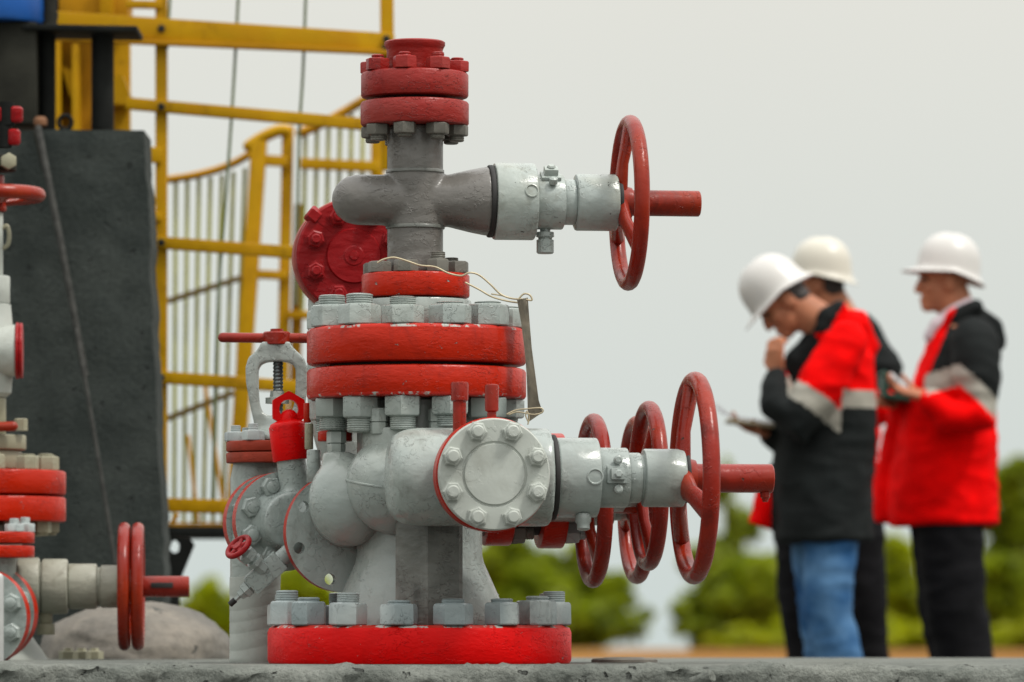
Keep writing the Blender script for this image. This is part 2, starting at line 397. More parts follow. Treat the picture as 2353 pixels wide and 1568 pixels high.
for j in range(ny+1):
    gg.append([])
    for i in range(nx+1):
        x = -16+32*i/nx; y = -13.9+43*j/ny; k = 0.02*noise.noise(Vector((x*0.5, y*0.5, 3)))
        if i in (0, nx) or j in (0, ny): x += 1.2*noise.noise(Vector((y, x, 1)))*(i in (0, nx)); y += 1.0*noise.noise(Vector((x*0.6, y, 2)))*(j == ny); k = -0.006
        gg[-1].append(bm.verts.new((x, y, -0.236+k*0.3)))
for j in range(ny):
    for i in range(nx): bm.faces.new((gg[j][i], gg[j][i+1], gg[j+1][i+1], gg[j+1][i]))
gy = obj('bounce_gravel', fin(bm, M_bounce_gravel, 60)); gy['kind'] = 'structure'  # unseen gravel ground, added to keep bounce light neutral instead of soil orange
def slab_mesh():
    """cast slab with a broken, weathered front arris"""
    prof = [(-0.66, -0.30)]+[(-0.66+0.0006*i, -0.30+0.0112*i) for i in range(1, 26)]+[(-0.643, -0.012), (-0.636, -0.006), (-0.626, -0.002), (-0.61, 0), (-0.58, 0), (-0.5, 0), (-0.3, 0), (0, 0), (0.6, 0), (1.4, 0), (2.3, 0), (3.1, 0), (3.11, -0.3)]
    bm = bmesh.new(); rows = []; X0, X1, st = -3.2, 3.2, 0.011; n = int((X1-X0)/st)
    for i in range(n+1):
        x = X0+i*st; row = []
        for (y, z) in prof:
            p = Vector((x, y, z))
            if y < -0.55 and z > -0.295:
                k = noise.noise(p*9)*0.007+noise.noise(p*26)*0.008+noise.noise(p*60)*0.006
                edge = max(0, 1-abs(z)/0.03)
                big = noise.noise(Vector((x*1.3, 3.1, 0)))+0.7*noise.noise(Vector((x*5.0, 1.7, 0)))
                p.y += k*1.3+edge*max(0, noise.noise(Vector((x*6, 0, 5))))*0.03
                p.z += (k*1.1+big*0.0055)*(1 if z > -0.05 else 0.3)*(1 if y < -0.6 else 0.4)
            row.append(bm.verts.new(p))
        rows.append(row)
    for a, b in zip(rows, rows[1:]):
        for j in range(len(prof)-1): bm.faces.new((a[j], b[j], b[j+1], a[j+1]))
    return fin(bm, M_slab, 60)
sb = obj('concrete_slab', slab_mesh()); sb['kind'] = 'structure'

# ------------------------------------------------------------------ main wellhead
YAW = R(8); A_ = Vector((math.cos(YAW), math.sin(YAW), 0)); F_ = Vector((math.sin(YAW), -math.cos(YAW), 0)); UP = Vector((0, 0, 1))
XW = (958-CX)/1000.0
wh = thing('wellhead', 'red and grey wellhead with stacked bolted flanges and handwheel valves in the foreground', 'wellhead', (XW, 0, 0))
def zc(py, r): return CAMZ+(HZ-py)*(DF-r)/12000.0    # height of a front rim seen at py
def vert(px): return frame(((px-CX)/1000.0, 0, 0), UP, (1, 0, 0))
# base flange
V = vert(964); ztop = zc(1437, 0.33)
fl = turned('base_flange', wh, V, [(0.0005, 0.345), (0.008, 0.349), (ztop-0.016, 0.349), (ztop-0.006, 0.345), (ztop, 0.335), (ztop+0.0005, 0)], M_redbase, 96)
edge_faces(fl, ztop-0.0105, 1, 0.3)
studs = [nut(M_steel, 0.044, 0.052, 0.026, sh) for sh in (0.010, 0.024, 0.022, 0.030, 0.008)]
nut_ring(fl, V @ Matrix.Translation((0, 0, ztop)), 0.312, 16, -90-7.5, studs)
# casing head: cone and cylinder, with pedestal block below the front valve
turned('casing_head', wh, V, [(ztop+0.001, 0.205), (ztop+0.02, 0.203), (0.232, 0.148), (0.25, 0.144), (0.60, 0.144), (0.602, 0.10)], M_grey, 72)
bm = bmesh.new()
pts = [(909, -0.05), (909, -0.21), (917, -0.223), (983, -0.262), (1055, -0.223), (1063, -0.21), (1063, -0.05)]
lo = [bm.verts.new(((x-CX)/1000.0*(DF+y)/DF, y, ztop+0.001)) for x, y in pts]; hi = [bm.verts.new(((x-CX)/1000.0*(DF+y)/DF, y, 0.36)) for x, y in pts]
bm.faces.new(lo); bm.faces.new(hi)
for k in range(len(pts)): bm.faces.new((lo[k], lo[(k+1) % len(pts)], hi[(k+1) % len(pts)], hi[k]))
obj('pedestal_block', fin(bm, M_dark, 30), wh)  # dark colour stands in for the shade below the front valve
# middle flange pair
V = vert(957); zb0, zb1, zu0, zu1 = zc(908, .25), zc(836, .25), zc(828, .25), zc(742, .25)
def fprof(z0, z1, r, c=0.012): return [(z0, 0), (z0, r-c*1.3), (z0+c*0.3, r-c*0.45), (z0+c, r), (z1-c, r), (z1-c*0.3, r-c*0.45), (z1, r-c*1.3), (z1, 0)]
f1 = turned('lower_flange', wh, V, fprof(zb0, zb1, 0.252, 0.008), M_redmid, 96)
turned('gasket', wh, V, [(zb1+0.0005, 0.20), (zu0-0.0005, 0.20)], M_gap, 48)
f2 = turned('upper_flange', wh, V, fprof(zu0, zu1, 0.252, 0.008), M_redmid, 96)
edge_faces(f2, zu1-0.0065, 1, 0.23); edge_faces(f1, zb0-1, zb0+0.0065, 0.23)
big_t = [nut(M_grey, 0.049, 0.046, 0.031, sh) for sh in (0.020, 0.004, 0.022, 0.005)]
nut_ring(f2, V @ Matrix.Translation((0, 0, zu1)), 0.207, 12, -90-7.5, big_t)
Vd = frame(((957-CX)/1000.0, 0, zb0), -UP, (1, 0, 0))
big_b = [nut(M_grey, 0.046, 0.046, 0.031, sh) for sh in (0.028, 0.03)]
nut_ring(f1, Vd, 0.205, 12, 90+7.5, big_b)
turned('neck', wh, V, [(0.5, 0.125), (zb0-0.001, 0.135)], M_dark, 56)
# adapter plate and small flange
za = zc(678, .124)
turned('adapter_flange', wh, V, fprof(zu1+0.0008, za-0.004, 0.126, 0.004), M_grey, 72)
V2 = vert(955); zs1 = zc(622, .124)
f3 = turned('tubing_flange', wh, V2, fprof(za, zs1, 0.124, 0.005), M_redmid, 80)
sn = [nut(M_nutdark, 0.028, 0.027, 0.017, sh) for sh in (0.0, 0.004, 0.014)]
nut_ring(f3, V2 @ Matrix.Translation((0, 0, zs1)), 0.097, 8, -90-12, sn)
# upper tee body: dark grey cast cross-piece blended with its spools
V3 = vert(954); ax_z = zc(456, 0.06)
z_lo, z_hi = zs1+0.0008, zc(279, .12)
bm = bmesh.new()
O3 = Vector(((954-CX)/1000.0, 0, ax_z)); Mv = frame(O3, A_, F_)
lathe(bm, [(z_lo, 0.0645), (z_hi-0.0008, 0.0645)], 48, V3)
tube(bm, [O3+A_*(-0.135)-UP*0.0, O3+A_*0.02], [0.058, 0.059], 32, side=(0, 0, 1))
lathe(bm, [(-0.06, 0.055), (0.02, 0.057), (0.075, 0.060), (0.13, 0.073), (0.165, 0.0795), (0.172, 0.079)], 48, Mv)
obj('tee_body', blend(bm, 0.0045, 8, M_darkfade), wh)
# weld beads
for z, rr in ((ax_z+0.066, 0.066), (ax_z-0.062, 0.067)):
    bm = bmesh.new(); lathe(bm, [(z-0.006, rr-0.004), (z-0.003, rr+0.001), (z+0.003, rr+0.0008), (z+0.006, rr-0.004)], 48, V3)
    obj('weld_bead', fin(bm, M_dark, 60), wh)
# top flange pair and cap
V4 = vert(953); zt0, zt1, zt2, zt3 = zc(279, .12), zc(222, .12), zc(214, .12), zc(155, .12)
g1 = turned('top_flange', wh, V4, fprof(zt0, zt1, 0.1245, 0.006), M_redtop, 80)
turned('gasket', wh, V4, [(zt1+0.0005, 0.075), (zt2-0.0005, 0.075)], M_gap, 40)
g2 = turned('cap_flange', wh, V4, fprof(zt2, zt3, 0.1235, 0.006), M_redtop, 80)
nut_ring(g2, V4 @ Matrix.Translation((0, 0, zt3)), 0.1, 8, -90-12, [nut(M_redtop, 0.028, 0.027, 0.015, s_) for s_ in (0.007, 0.010)])
V4d = frame(((953-CX)/1000.0, 0, zt0), -UP, (1, 0, 0))
nut_ring(g1, V4d, 0.099, 8, 90+12, [nut(M_nutdark, 0.027, 0.026, 0.017, s_) for s_ in (0.006, 0.010, 0.013)])
zk = zc(88, .065)
turned('lifting_cap', wh, V4, [(zt3+0.0008, 0.0645), (zk-0.022, 0.0645), (zk-0.016, 0.0665), (zk-0.010, 0.070), (zk-0.003, 0.070), (zk, 0.066), (zk-0.001, 0.052), (zk-0.03, 0.050), (zk-0.03, 0)], M_redtop, 56)
# ---- valve bonnet + wheel
def tx(px, O, d): return ((px-CX)*d/12000.0-O.x)/math.cos(YAW)
def sleeve_mesh(t0, t1, r, mat, slots):
    bm = bmesh.new(); c = 0.003
    lathe(bm, [(t0, r), (t1-c, r), (t1, r-c), (t1, r-0.008), (t1-0.04, r-0.008), (t1-0.04, 0)], 40)
    return fin(bm, mat, 35)
def notch(parent, M, t, r, ang, mat, s=0.016):
    """raised half-moon lug on a bonnet"""
    bm = bmesh.new(); lathe(bm, [(-0.004, s), (0.002, s), (0.003, s*0.85), (0.0, s*0.7), (0.0, 0)], 24)
    d = Vector((math.cos(ang), math.sin(ang), 0)); o = M @ (d*r+Vector((0, 0, t)))
    return obj('lug', fin(bm, mat, 40), parent, frame(o, M.to_3x3() @ d, M.to_3x3() @ Vector((0, 0, 1))))
def grease_block(parent, M, t, r, ang, mat):
    d = Vector((math.cos(ang), math.sin(ang), 0)); o = M @ (d*r+Vector((0, 0, t)))
    F = frame(o, M.to_3x3() @ d, M.to_3x3() @ Vector((0, 0, 1)))
    bm = bmesh.new()
    box(bm, 0.046, 0.040, 0.012, F.inverted() @ F @ Matrix.Translation((0, 0, 0.003)), 0.003)
    box(bm, 0.032, 0.026, 0.022, Matrix.Translation((0, 0, 0.014)), 0.003)
    lathe(bm, [(0.02, 0.010), (0.028, 0.010), (0.031, 0.007)], 6)
    for s in (-1, 1): lathe(bm, [(0.0, 0.010), (0.012, 0.010), (0.015, 0.006)], 16, Matrix.Translation((0.002, s*0.033, 0)))
    return obj('grease_fitting', fin(bm, mat, 35), parent, F)
d3 = DF
t = lambda px: tx(px, O3, DF)
bon = turned('bonnet', wh, Mv, steps([(t(1120), t(1133), 0.074)], 0.002)[:6]+steps([(t(1133), t(1228), 0.0885)], 0.005)+steps([(t(1228)+.0005, t(1294), 0.0635)], 0.004)+steps([(t(1294)+.0005, t(1321), 0.0525)], 0.002)+steps([(t(1321)+.0005, t(1418), 0.0655)], 0.005), M_greychip, 72)
turned('seal_ring', bon, Mv, steps([(t(1120), t(1132.5), 0.0835)], 0.003), M_gap, 60)
turned('seal_ring', bon, Mv, steps([(t(1418)+.0005, t(1428), 0.054)], 0.002), M_gap, 40)
notch(bon, Mv, t(1222)-0.012, 0.088, R(-12), M_greychip)
grease_block(bon, Mv, t(1261), 0.061, R(-62), M_greychip)
nb = frame(Mv @ Vector((0, 0.0625, t(1253))), -UP)
bm = bmesh.new(); lathe(bm, [(-0.01, 0.012), (0.006, 0.012), (0.007, 0.020), (0.018, 0.021), (0.020, 0.016), (0.024, 0.016), (0.025, 0.020), (0.054, 0.020), (0.057, 0.017)], 12)
obj('drain_nipple', fin(bm, M_grey, 30), bon, nb)
Mw = Mv @ Matrix.Translation((0, 0, t(1447)))
hwm = handwheel_mesh(0.203, 0.0172, M_redwheel, 3, R(-90+8), 0.022, 0.038, 0.055, 0.0205)
obj('handwheel', hwm, bon, Mw)
turned('stem_sleeve', bon, Mv, [(t(1440), 0.030), (t(1608), 0.030), (t(1611), 0.027), (t(1611), 0.022), (t(1580), 0.022), (t(1580), 0)], M_redwheel, 40)

# ---- front valve on the casing outlet
dC = 11.47; capc = P(1137, 1090, dC); O5 = capc-F_*0.225; M5 = frame(O5, A_, F_)
u = lambda px: tx(px, O5, DF+O5.y+0.02)
k5 = 0.98
bm = bmesh.new()
lathe(bm, [(-0.213, 0.05), (-0.208, 0.078), (-0.195, 0.096), (-0.172, 0.106), (-0.14, 0.110), (u(1262), 0.110)], 56, M5)
lathe(bm, [(-0.02, 0.108), (0.17, 0.112)], 56, frame(O5, F_))
sp1 = P(908, 1115, 11.86); ball(bm, sp1, 0.113, None, 36, 24)
tube(bm, [sp1, sp1+Vector((0.05, 0.12, 0.0))], [0.10, 0.10], 32)
obj('valve_body', blend(bm, 0.0055, 12, M_grey), wh)
bm = bmesh.new(); Ms_ = frame(sp1, Vector((0.12, -0.1, 1)))
lathe(bm, [(-0.004, 0.110), (-0.0015, 0.1145), (0.0015, 0.1145), (0.004, 0.110)], 64, Ms_)
obj('casting_seam', fin(bm, M_grey, 60), wh)
cf = frame(capc-F_*0.06, F_, UP)
turned('outlet_flange', wh, cf, steps([(-0.035, -0.003, 0.1255)], 0.003)+steps([(-0.002, 0.032, 0.1265)], 0.003), M_redmid, 80)
cp = turned('blind_cap', wh, cf, [(0.0325, 0.120), (0.036, 0.1235), (0.052, 0.1235), (0.056, 0.1205), (0.0565, 0.073), (0.0535, 0.071), (0.0535, 0.068), (0.0585, 0.066), (0.059, 0.0)], M_cap, 96, 25)
capn = nut(M_cap, 0.0225, 0.013, 0.0135, 0.0, 'cap')
bm = bmesh.new(); lathe(bm, [(0, 0.0245), (0.003, 0.0245), (0.0035, 0.0215), (0.014, 0.0215), (0.016, 0.019)], 6); lathe(bm, [(0.014, 0.0140), (0.024, 0.0140), (0.027, 0.011), (0.0275, 0)], 20)
capn = fin(bm, M_cap, 35)
nut_ring(cp, cf @ Matrix.Translation((0, 0, 0.056)), 0.1015, 8, 22.5, capn, 'cap_bolt')
bon2 = turned('bonnet', wh, M5, steps([(u(1264), u(1276), 0.094)], 0.002)+steps([(u(1276), u(1371), 0.0895)], 0.004)+steps([(u(1371)+.0005, u(1441), 0.0675)], 0.004)+steps([(u(1441)+.0005, u(1470), 0.0565)], 0.002)+[(u(1472), 0.052), (u(1476), 0.052)]+steps([(u(1477), u(1572), 0.0655)], 0.005), M_grey, 72)
turned('seal_ring', bon2, M5, steps([(u(1264)-.001, u(1275), 0.0965)], 0.003), M_gap, 60)
turned('seal_ring', bon2, M5, steps([(u(1572)+.0005, u(1582), 0.056)], 0.002), M_gap, 40)
notch(bon2, M5, u(1360)-0.006, 0.0885, R(0), M_grey, 0.019)
grease_block(bon2, M5, u(1407), 0.0665, R(-4), M_grey)
bm = bmesh.new(); lathe(bm, [(-0.006, 0.0085), (0.0015, 0.0085), (0.001, 0.006), (-0.004, 0.005), (-0.004, 0)], 16)
obj('set_screw', fin(bm, M_gap, 40), bon2, frame(M5 @ Vector((0.0635*math.cos(R(-35)), 0.0635*math.sin(R(-35)), u(1556))), M5.to_3x3() @ Vector((math.cos(R(-35)), math.sin(R(-35)), 0))))
obj('handwheel', handwheel_mesh(0.240, 0.019, M_redwheel, 3, R(-90-8), 0.028, 0.044, 0.06, 0.0235), bon2, M5 @ Matrix.Translation((0, 0, u(1597))))
turned('stem_sleeve', bon2, M5, [(u(1600), 0.0325), (u(1776), 0.0325), (u(1779), 0.029), (u(1779), 0.025), (u(1740), 0.025), (u(1740), 0)], M_redwheel, 40)
bm = bmesh.new(); lathe(bm, [(0, 0.012), (0.012, 0.011), (0.014, 0.008), (0.022, 0.006)], 8)
obj('locking_screw', fin(bm, M_redwheel, 35), bon2, frame(M5 @ Vector((0, 0.031, u(1762))), -UP))
bm = bmesh.new(); lathe(bm, [(0, 0.016), (0.004, 0.018), (0.016, 0.018), (0.022, 0.0145), (0.034, 0.0145), (0.036, 0.010)], 18)
obj('drain_nipple', fin(bm, M_grey, 35), bon2, frame(M5 @ Vector((0.03, 0.083, u(1335))), -UP+F_*0.2))
# red plugs on the outlet neck
def plug(px, py0, py1, d, w, mat, parent, taper=1.0, head=0.35):
    p0, p1 = P(px, py1, d), P(px, py0, d); h = (p1-p0).length; r = S(w/2, d)
    return turned('plug', parent, frame(p0, UP), [(0, r*0.74), (h*(1-head)-.003, r*0.74*taper), (h*(1-head), r*0.95), (h-0.006, r), (h-0.002, r*0.93), (h, r*0.7)], mat, 12, 40)
plug(1056, 877, 1000, 11.62, 42, M_redwheel, wh)
plug(1130, 883, 985, 11.53, 33, M_redwheel, wh, 0.85, 0.6)
# body clamp with two grey stud nuts
pc = P(917, 1002, 11.88)
turned('clamp_collar', wh, frame(pc, UP), steps([(-0.07, 0.017, 0.085)], 0.004), M_grey, 48)
for px in (871, 1006):
    o = P(px, 985, 11.82); bm = bmesh.new(); lathe(bm, [(-0.012, .019), (0.0, 0.021), (0.013, 0.021), (0.0145, 0.018), (0.016, 0.022), (0.042, 0.022), (0.046, 0.019)], 8)
    obj('stud_bolt', fin(bm, M_grey, 30), wh, frame(o, UP))
# left side outlet: dome valve body over a drilled flange plate
d6 = 11.93; c6 = P(803, 1150, d6)
bm = bmesh.new(); ball(bm, c6, (0.094, 0.10, 0.106), None, 32, 22)
tube(bm, [c6-A_*0.028, c6+UP*0.110-A_*0.028], [0.045, 0.034], 24, cap=False)
tube(bm, [c6, c6+A_*0.10], [0.085, 0.085], 24); tube(bm, [c6, c6-F_*0.10-UP*0.03], [0.088, 0.08], 24)
obj('side_valve_body', blend(bm, 0.005, 10, M_grey), wh)
o = P(773, 1033, d6); bm = bmesh.new(); lathe(bm, [(-0.01, .018), (0.0, 0.021), (0.012, 0.021), (0.0135, 0.018), (0.015, 0.0225), (0.039, 0.0225), (0.043, 0.019)], 6)
obj('stud_bolt', fin(bm, M_grey, 30), wh, frame(o, UP))
bm = bmesh.new(); lathe(bm, steps([(0, 0.024, 0.040)], 0.003), 32)
obj('red_collar', fin(bm, M_redmid, 35), wh, frame(P(770, 1015, d6+0.09), UP))
F2_ = Vector((math.sin(R(17)), -math.cos(R(17)), 0))
pf = frame(P(784, 1224, 12.04), F2_, UP)
hl = [(0.113*math.cos(R(a)), 0.113*math.sin(R(a)), 0.0135) for a in (10, 59, 109, 163, 211, 263, 311)]
obj('drilled_flange_plate', plate_holes(0.138, hl, 0.026, M_grey, M_redmid), wh, pf)
turned('spacer_pin', wh, frame(P(721, 1110, 12.02), UP), steps([(0, 0.076, 0.0165)], 0.002), M_grey, 16)
turned('red_pin', wh, frame(P(706, 972, 12.05), UP), steps([(0, 0.046, 0.0085)], 0.002), M_redmid, 12)
turned('spacer_pin', wh, frame(P(710, 1033, 12.05), UP), steps([(0, 0.06, 0.010)], 0.002), M_tan, 12)
# rear outlet valve, seen below and right of the front bonnet
O7 = P(1180, 1128, 12.32); M7 = frame(O7, A_, F_); v7 = lambda px: tx(px, O7, DF+O7.y+0.03)
bm = bmesh.new(); lathe(bm, [(v7(960), 0.10), (v7(1150), 0.11)], 40, M7)
obj('rear_valve_body', fin(bm, M_dark), wh)
rf = turned('rear_flange', wh, M7, steps([(v7(1110), v7(1172), 0.130)], 0.004), M_redmid, 72)
turned('gasket', wh, M7, [(v7(1172)+.0005, 0.105), (v7(1236)-.0005, 0.105)], M_gap, 40)
rf2 = turned('rear_flange', wh, M7, steps([(v7(1236), v7(1292), 0.136)], 0.004), M_redmid, 72)
nut_ring(rf2, M7 @ Matrix.Translation((0, 0, v7(1292))), 0.108, 8, 22.5, [nut(M_steel, 0.028, 0.030, 0.017, 0.014)])
nut_ring(rf, M7 @ Matrix.Translation((0, 0, v7(1172))), 0.108, 8, 22.5, [nut(M_nutdark, 0.026, 0.028, 0.017, 0.018)])
b7 = turned('bonnet', wh, M7, steps([(v7(1293), v7(1320), 0.075)], .003)+steps([(v7(1320), v7(1345), 0.055)], 0.003), M_grey, 48)
obj('handwheel', handwheel_mesh(0.206, 0.0178, M_redwheel, 3, R(-90+25), 0.02, 0.036, 0.05, 0.019), b7, frame(P(1363, 1151, 12.30), A_, F_) )
turned('stem_sleeve', b7, frame(P(1363, 1151, 12.30), A_, F_), [(-0.02, 0.030), (0.16, 0.030), (0.163, 0.026), (0.163, 0)], M_redwheel, 32)
for (px, py, d, rw, ph, nm) in ((1490, 1117, 12.25, 0.200, 40, 'a'), (1464, 1149, 12.55, 0.203, 12, 'b')):
    Oq = P(px, py, d); Mq = frame(Oq, A_, F_)
    bq = turned('bonnet', wh, Mq, steps([(-0.42, -0.16, 0.085)], .004)+steps([(-0.16, -0.06, 0.062)], 0.003)+steps([(-0.06, -0.025, 0.05)], 0.003), M_grey, 48)
    obj('handwheel', handwheel_mesh(rw, 0.0178, M_redwheel, 3, R(-90+ph), 0.02, 0.036, 0.05, 0.019), bq, Mq)
    turned('stem_sleeve', bq, Mq, [(-0.02, 0.030), (0.06, 0.030), (0.063, 0.026), (0.063, 0)], M_redwheel, 32)

# wire seal and hanging strap (hung from the flange: things of their own)
d8 = 11.86
ws = thing('wire_seal', 'thin twisted wire tied round the nuts of the upper red flange', 'wire', P(1080, 640, d8))
fr = lambda px, py: P(px, py, 11.865 if px < 1090 else 11.87)
def wire(pl, r=0.0021, name='wire_strand'): rod(name, spline(pl, 6), r, ws, M_wire, 8)
wire([fr(868, 604), fr(880, 597), fr(905, 592), fr(935, 600), fr(965, 610), fr(1000, 614), fr(1030, 628), fr(1060, 634), fr(1078, 627), fr(1100, 632), fr(1125, 652), fr(1150, 676), fr(1175, 686), fr(1205, 688), fr(1222, 690), fr(1217, 678), fr(1203, 676), fr(1190, 690)])
wire([fr(1070, 650), fr(1100, 665), fr(1130, 682), fr(1165, 692), fr(1200, 697)])
wire([fr(1130, 676), fr(1150, 679), fr(1170, 684)], 0.0017)
hs = thing('hanging_strap', 'long dark olive strap hanging beside the middle red flanges', 'strap', P(1222, 960, 11.84))
bm = bmesh.new(); Lp = [(1188, 690), (1197, 740), (1205, 800), (1210, 860), (1212, 920), (1213, 971)]; Rp = [(1213, 684), (1217, 740), (1222, 800), (1230, 860), (1238, 920), (1247, 948)]
fa, ba = [], []
for i, ((a, b), (c, d)) in enumerate(zip(Lp, Rp)):
    y0 = 11.83+0.012*math.sin(i*1.3); y1 = 11.86+0.012*math.cos(i*1.1)
    fa.append([bm.verts.new(P(a+(c-a)*k/4, b+(d-b)*k/4, y0+(y1-y0)*k/4+0.008*math.sin(k/4*math.pi))) for k in range(5)])
for i in range(5):
    for k in range(4): bm.faces.new((fa[i][k], fa[i][k+1], fa[i+1][k+1], fa[i+1][k]))
rs = bmesh.ops.solidify(bm, geom=list(bm.faces), thickness=0.003)
obj('strap_strip', fin(bm, M_strap, 50), hs)
def wire2(pl, r=0.0018): rod('tie_wire', spline(pl, 6), r, hs, M_wire, 8)
g8 = lambda px, py: P(px, py, 11.82)
wire2([g8(1165, 952), g8(1185, 943), g8(1210, 940), g8(1243, 938), g8(1246, 948), g8(1225, 953), g8(1190, 947), g8(1170, 953)], 0.0017)
wire2([g8(1213, 968), g8(1208, 955), g8(1211, 945), g8(1216, 960), g8(1213, 975)], 0.0016)

# ------------------------------------------------------------------ rear pipe with crimson blind flange
d9 = 12.75
rp = thing('blind_flange_riser', 'crimson bolted blind flange on a grey riser behind the grey tee', 'pipe', (P(965, 1525, d9).x, d9-DF, 0))
c9 = P(813, 588, d9-0.15); M9 = frame(c9, F_, UP)
turned('flange_ring', rp, M9 @ Matrix.Translation((0, 0, -0.085)), steps([(0, 0.040, S(134, d9))], 0.004), paint('faded_pink_enamel', (0.36, 0.09, 0.07), 0.45, None, 0.7, 0.4, (0.15, 0.03, 0.025)), 80)
Rb9 = S(130, d9)
bf = turned('blind_flange', rp, M9 @ Matrix.Translation((0, 0, -0.044)), [(0, Rb9-.004), (0.004, Rb9), (0.036, Rb9), (0.040, Rb9-.005), (0.0405, 0.067), (0.047, 0.064), (0.0475, 0.025), (0.0495, 0.022), (0.050, 0.012), (0.053, 0.010), (0.0535, 0)], M_redblind, 96, 25)
bm = bmesh.new(); lathe(bm, [(0, 0.027), (0.003, 0.027), (0.0035, 0.022), (0.020, 0.022), (0.023, 0.018)], 6); lathe(bm, [(0.02, 0.012), (0.034, 0.012), (0.037, 0.009), (0.037, 0)], 18)
nut_ring(bf, M9 @ Matrix.Translation((0, 0, -0.0035)), S(95, d9), 8, 22.5, fin(bm, M_redblind, 35), 'flange_bolt')
pg = P(722, 497, d9-0.15); dv = (UP*0.62-A_*0.78).normalized()
bm = bmesh.new(); lathe(bm, [(-0.05, 0.012), (0.0, 0.012), (0.001, 0.021), (0.026, 0.021), (0.030, 0.017)], 6)
obj('jacking_bolt', fin(bm, M_redblind, 30), rp, frame(pg-dv*0.012, dv))
bm = bmesh.new(); rq = spline([P(790, 560, d9), P(790, 760, d9), P(790, 930, d9), P(830, 1060, d9), P(930, 1160, d9), P(965, 1290, d9), P(965, 1420, d9), P(965, 1517, d9)], 6)
tube(bm, rq, [S(82, d9)]*len(rq), 40, cap=False); obj('riser_pipe', fin(bm, M_grey, 50), rp)
turned('branch_pipe', rp, frame(c9-F_*0.20, F_), [(0, 0.085), (0.118, 0.085)], M_grey, 48)

# ------------------------------------------------------------------ flow line: riser, yoke valve, flange pair, capped stub, needle valve
dF = 12.42
fl_ = thing('flow_line', 'grey flow line with tape wrapped riser, yoke valve and red T handle', 'pipe', P(586, 1525, dF))
rpx = 586; zt_r = P(0, 1065, dF).z
pr = []; z = 0.001; rr0 = S(58, dF); z_tape = P(0, 1330, dF).z
while z < z_tape:
    hh = 0.026+0.02*(0.5+0.5*math.sin(z*37+1)); pr += [(z, rr0*1.004), (z+0.0025, rr0*1.016), (z+hh*0.6, rr0*1.010), (z+hh-.001, rr0*1.006)]; z += hh
rs_ = turned('riser_pipe', fl_, frame(P(rpx, 1525, dF), UP), [(z_tape, rr0*0.985), (P(0, 1100, dF).z, rr0*0.985), (P(0, 1062, dF).z, S(50, dF))], M_grey, 48)
bm = bmesh.new(); lathe(bm, pr, 48)
for v in bm.verts:
    a = math.atan2(v.co.y, v.co.x); v.co.z = max(0.001, v.co.z+(0.016*math.sin(a+1.0)*min(1, v.co.z/0.03))); q = 1+0.012*noise.noise(Vector((a*2, v.co.z*25, 0))); v.co.x *= q; v.co.y *= q
obj('tape_wrapping', fin(bm, M_cap, 50), rs_, frame(P(rpx, 1525, dF), UP))
Vf = frame(P(608, 1065, dF), UP, (1, 0, 0)); Rf = S(88, dF)
h0 = S(25, dF)
fa_ = turned('valve_flange', fl_, Vf, steps([(0, h0-.001, Rf)], 0.003), M_redrust, 56)
fb_ = turned('valve_flange', fl_, Vf, steps([(h0+.001, 2*h0, Rf)], 0.003), M_redrust, 56)
nut_ring(fb_, Vf @ Matrix.Translation((0, 0, 2*h0)), S(67, dF), 6, 190, [nut(M_steel, 0.027, 0.022, 0.012, 0.014)])
# yoke
yk = lambda px, py: P(px, py, dF)
bm = bmesh.new()
outer = [(570, 1012), (585, 975), (577, 940), (566, 880), (565, 845), (572, 822), (590, 808), (600, 792), (602, 786), (668, 786), (670, 795), (683, 808), (698, 822), (706, 845), (706, 885), (700, 940), (690, 975), (705, 1012)]
inner = [(597, 930), (594, 890), (594, 850), (600, 838), (616, 832), (658, 832), (674, 838), (680, 850), (680, 890), (677, 930), (670, 948), (656, 957), (618, 957), (604, 948)]
es = []
for lp in (outer, inner):
    vs = [bm.verts.new(yk(*p)) for p in lp]; es += [bm.edges.new((vs[k], vs[(k+1) % len(vs)])) for k in range(len(vs))]
bmesh.ops.triangle_fill(bm, use_beauty=True, edges=es)
r_ = bmesh.ops.extrude_face_region(bm, geom=list(bm.faces)); nv = [v for v in r_['geom'] if isinstance(v, bmesh.types.BMVert)]
bmesh.ops.translate(bm, vec=(0, 0.05, 0), verts=nv); bmesh.ops.translate(bm, vec=(0, -0.025, 0), verts=bm.verts)
lathe(bm, [(0, S(66, dF)), (0.012, S(64, dF)), (0.03, S(40, dF)), (0.055, S(34, dF)), (0.06, 0.02)], 36, frame(yk(637, 1013), UP))
yo = obj('yoke', blend(bm, 0.004, 6, M_grey), fl_)
bm = bmesh.new(); pr = []; z = 0
while z < 0.135:
    pr += [(z, 0.0125), (z+0.004, 0.0105), (z+0.008, 0.0125)]; z += 0.009
lathe(bm, pr, 20); obj('threaded_stem', fin(bm, M_thread, 30), yo, frame(yk(639, 958), UP))
bm = bmesh.new(); lathe(bm, [(0, 0.028), (0.014, 0.028), (0.016, 0.018), (0.03, 0.016)], 6); obj('gland_nut', fin(bm, M_grey, 30), yo, frame(yk(637, 928), UP))
th = turned('handle_hub', fl_, frame(yk(636, 793), UP), [(0, 0.030), (0.002, 0.0325), (0.028, 0.0325), (0.031, 0.030), (0.031, 0.016), (0.038, 0.015), (0.039, 0.0)], M_redwheel, 28)
rod('t_handle_bar', [yk(512, 776), yk(600, 777), yk(640, 777), yk(740, 778)], 0.0118, th, M_redwheel, 14)
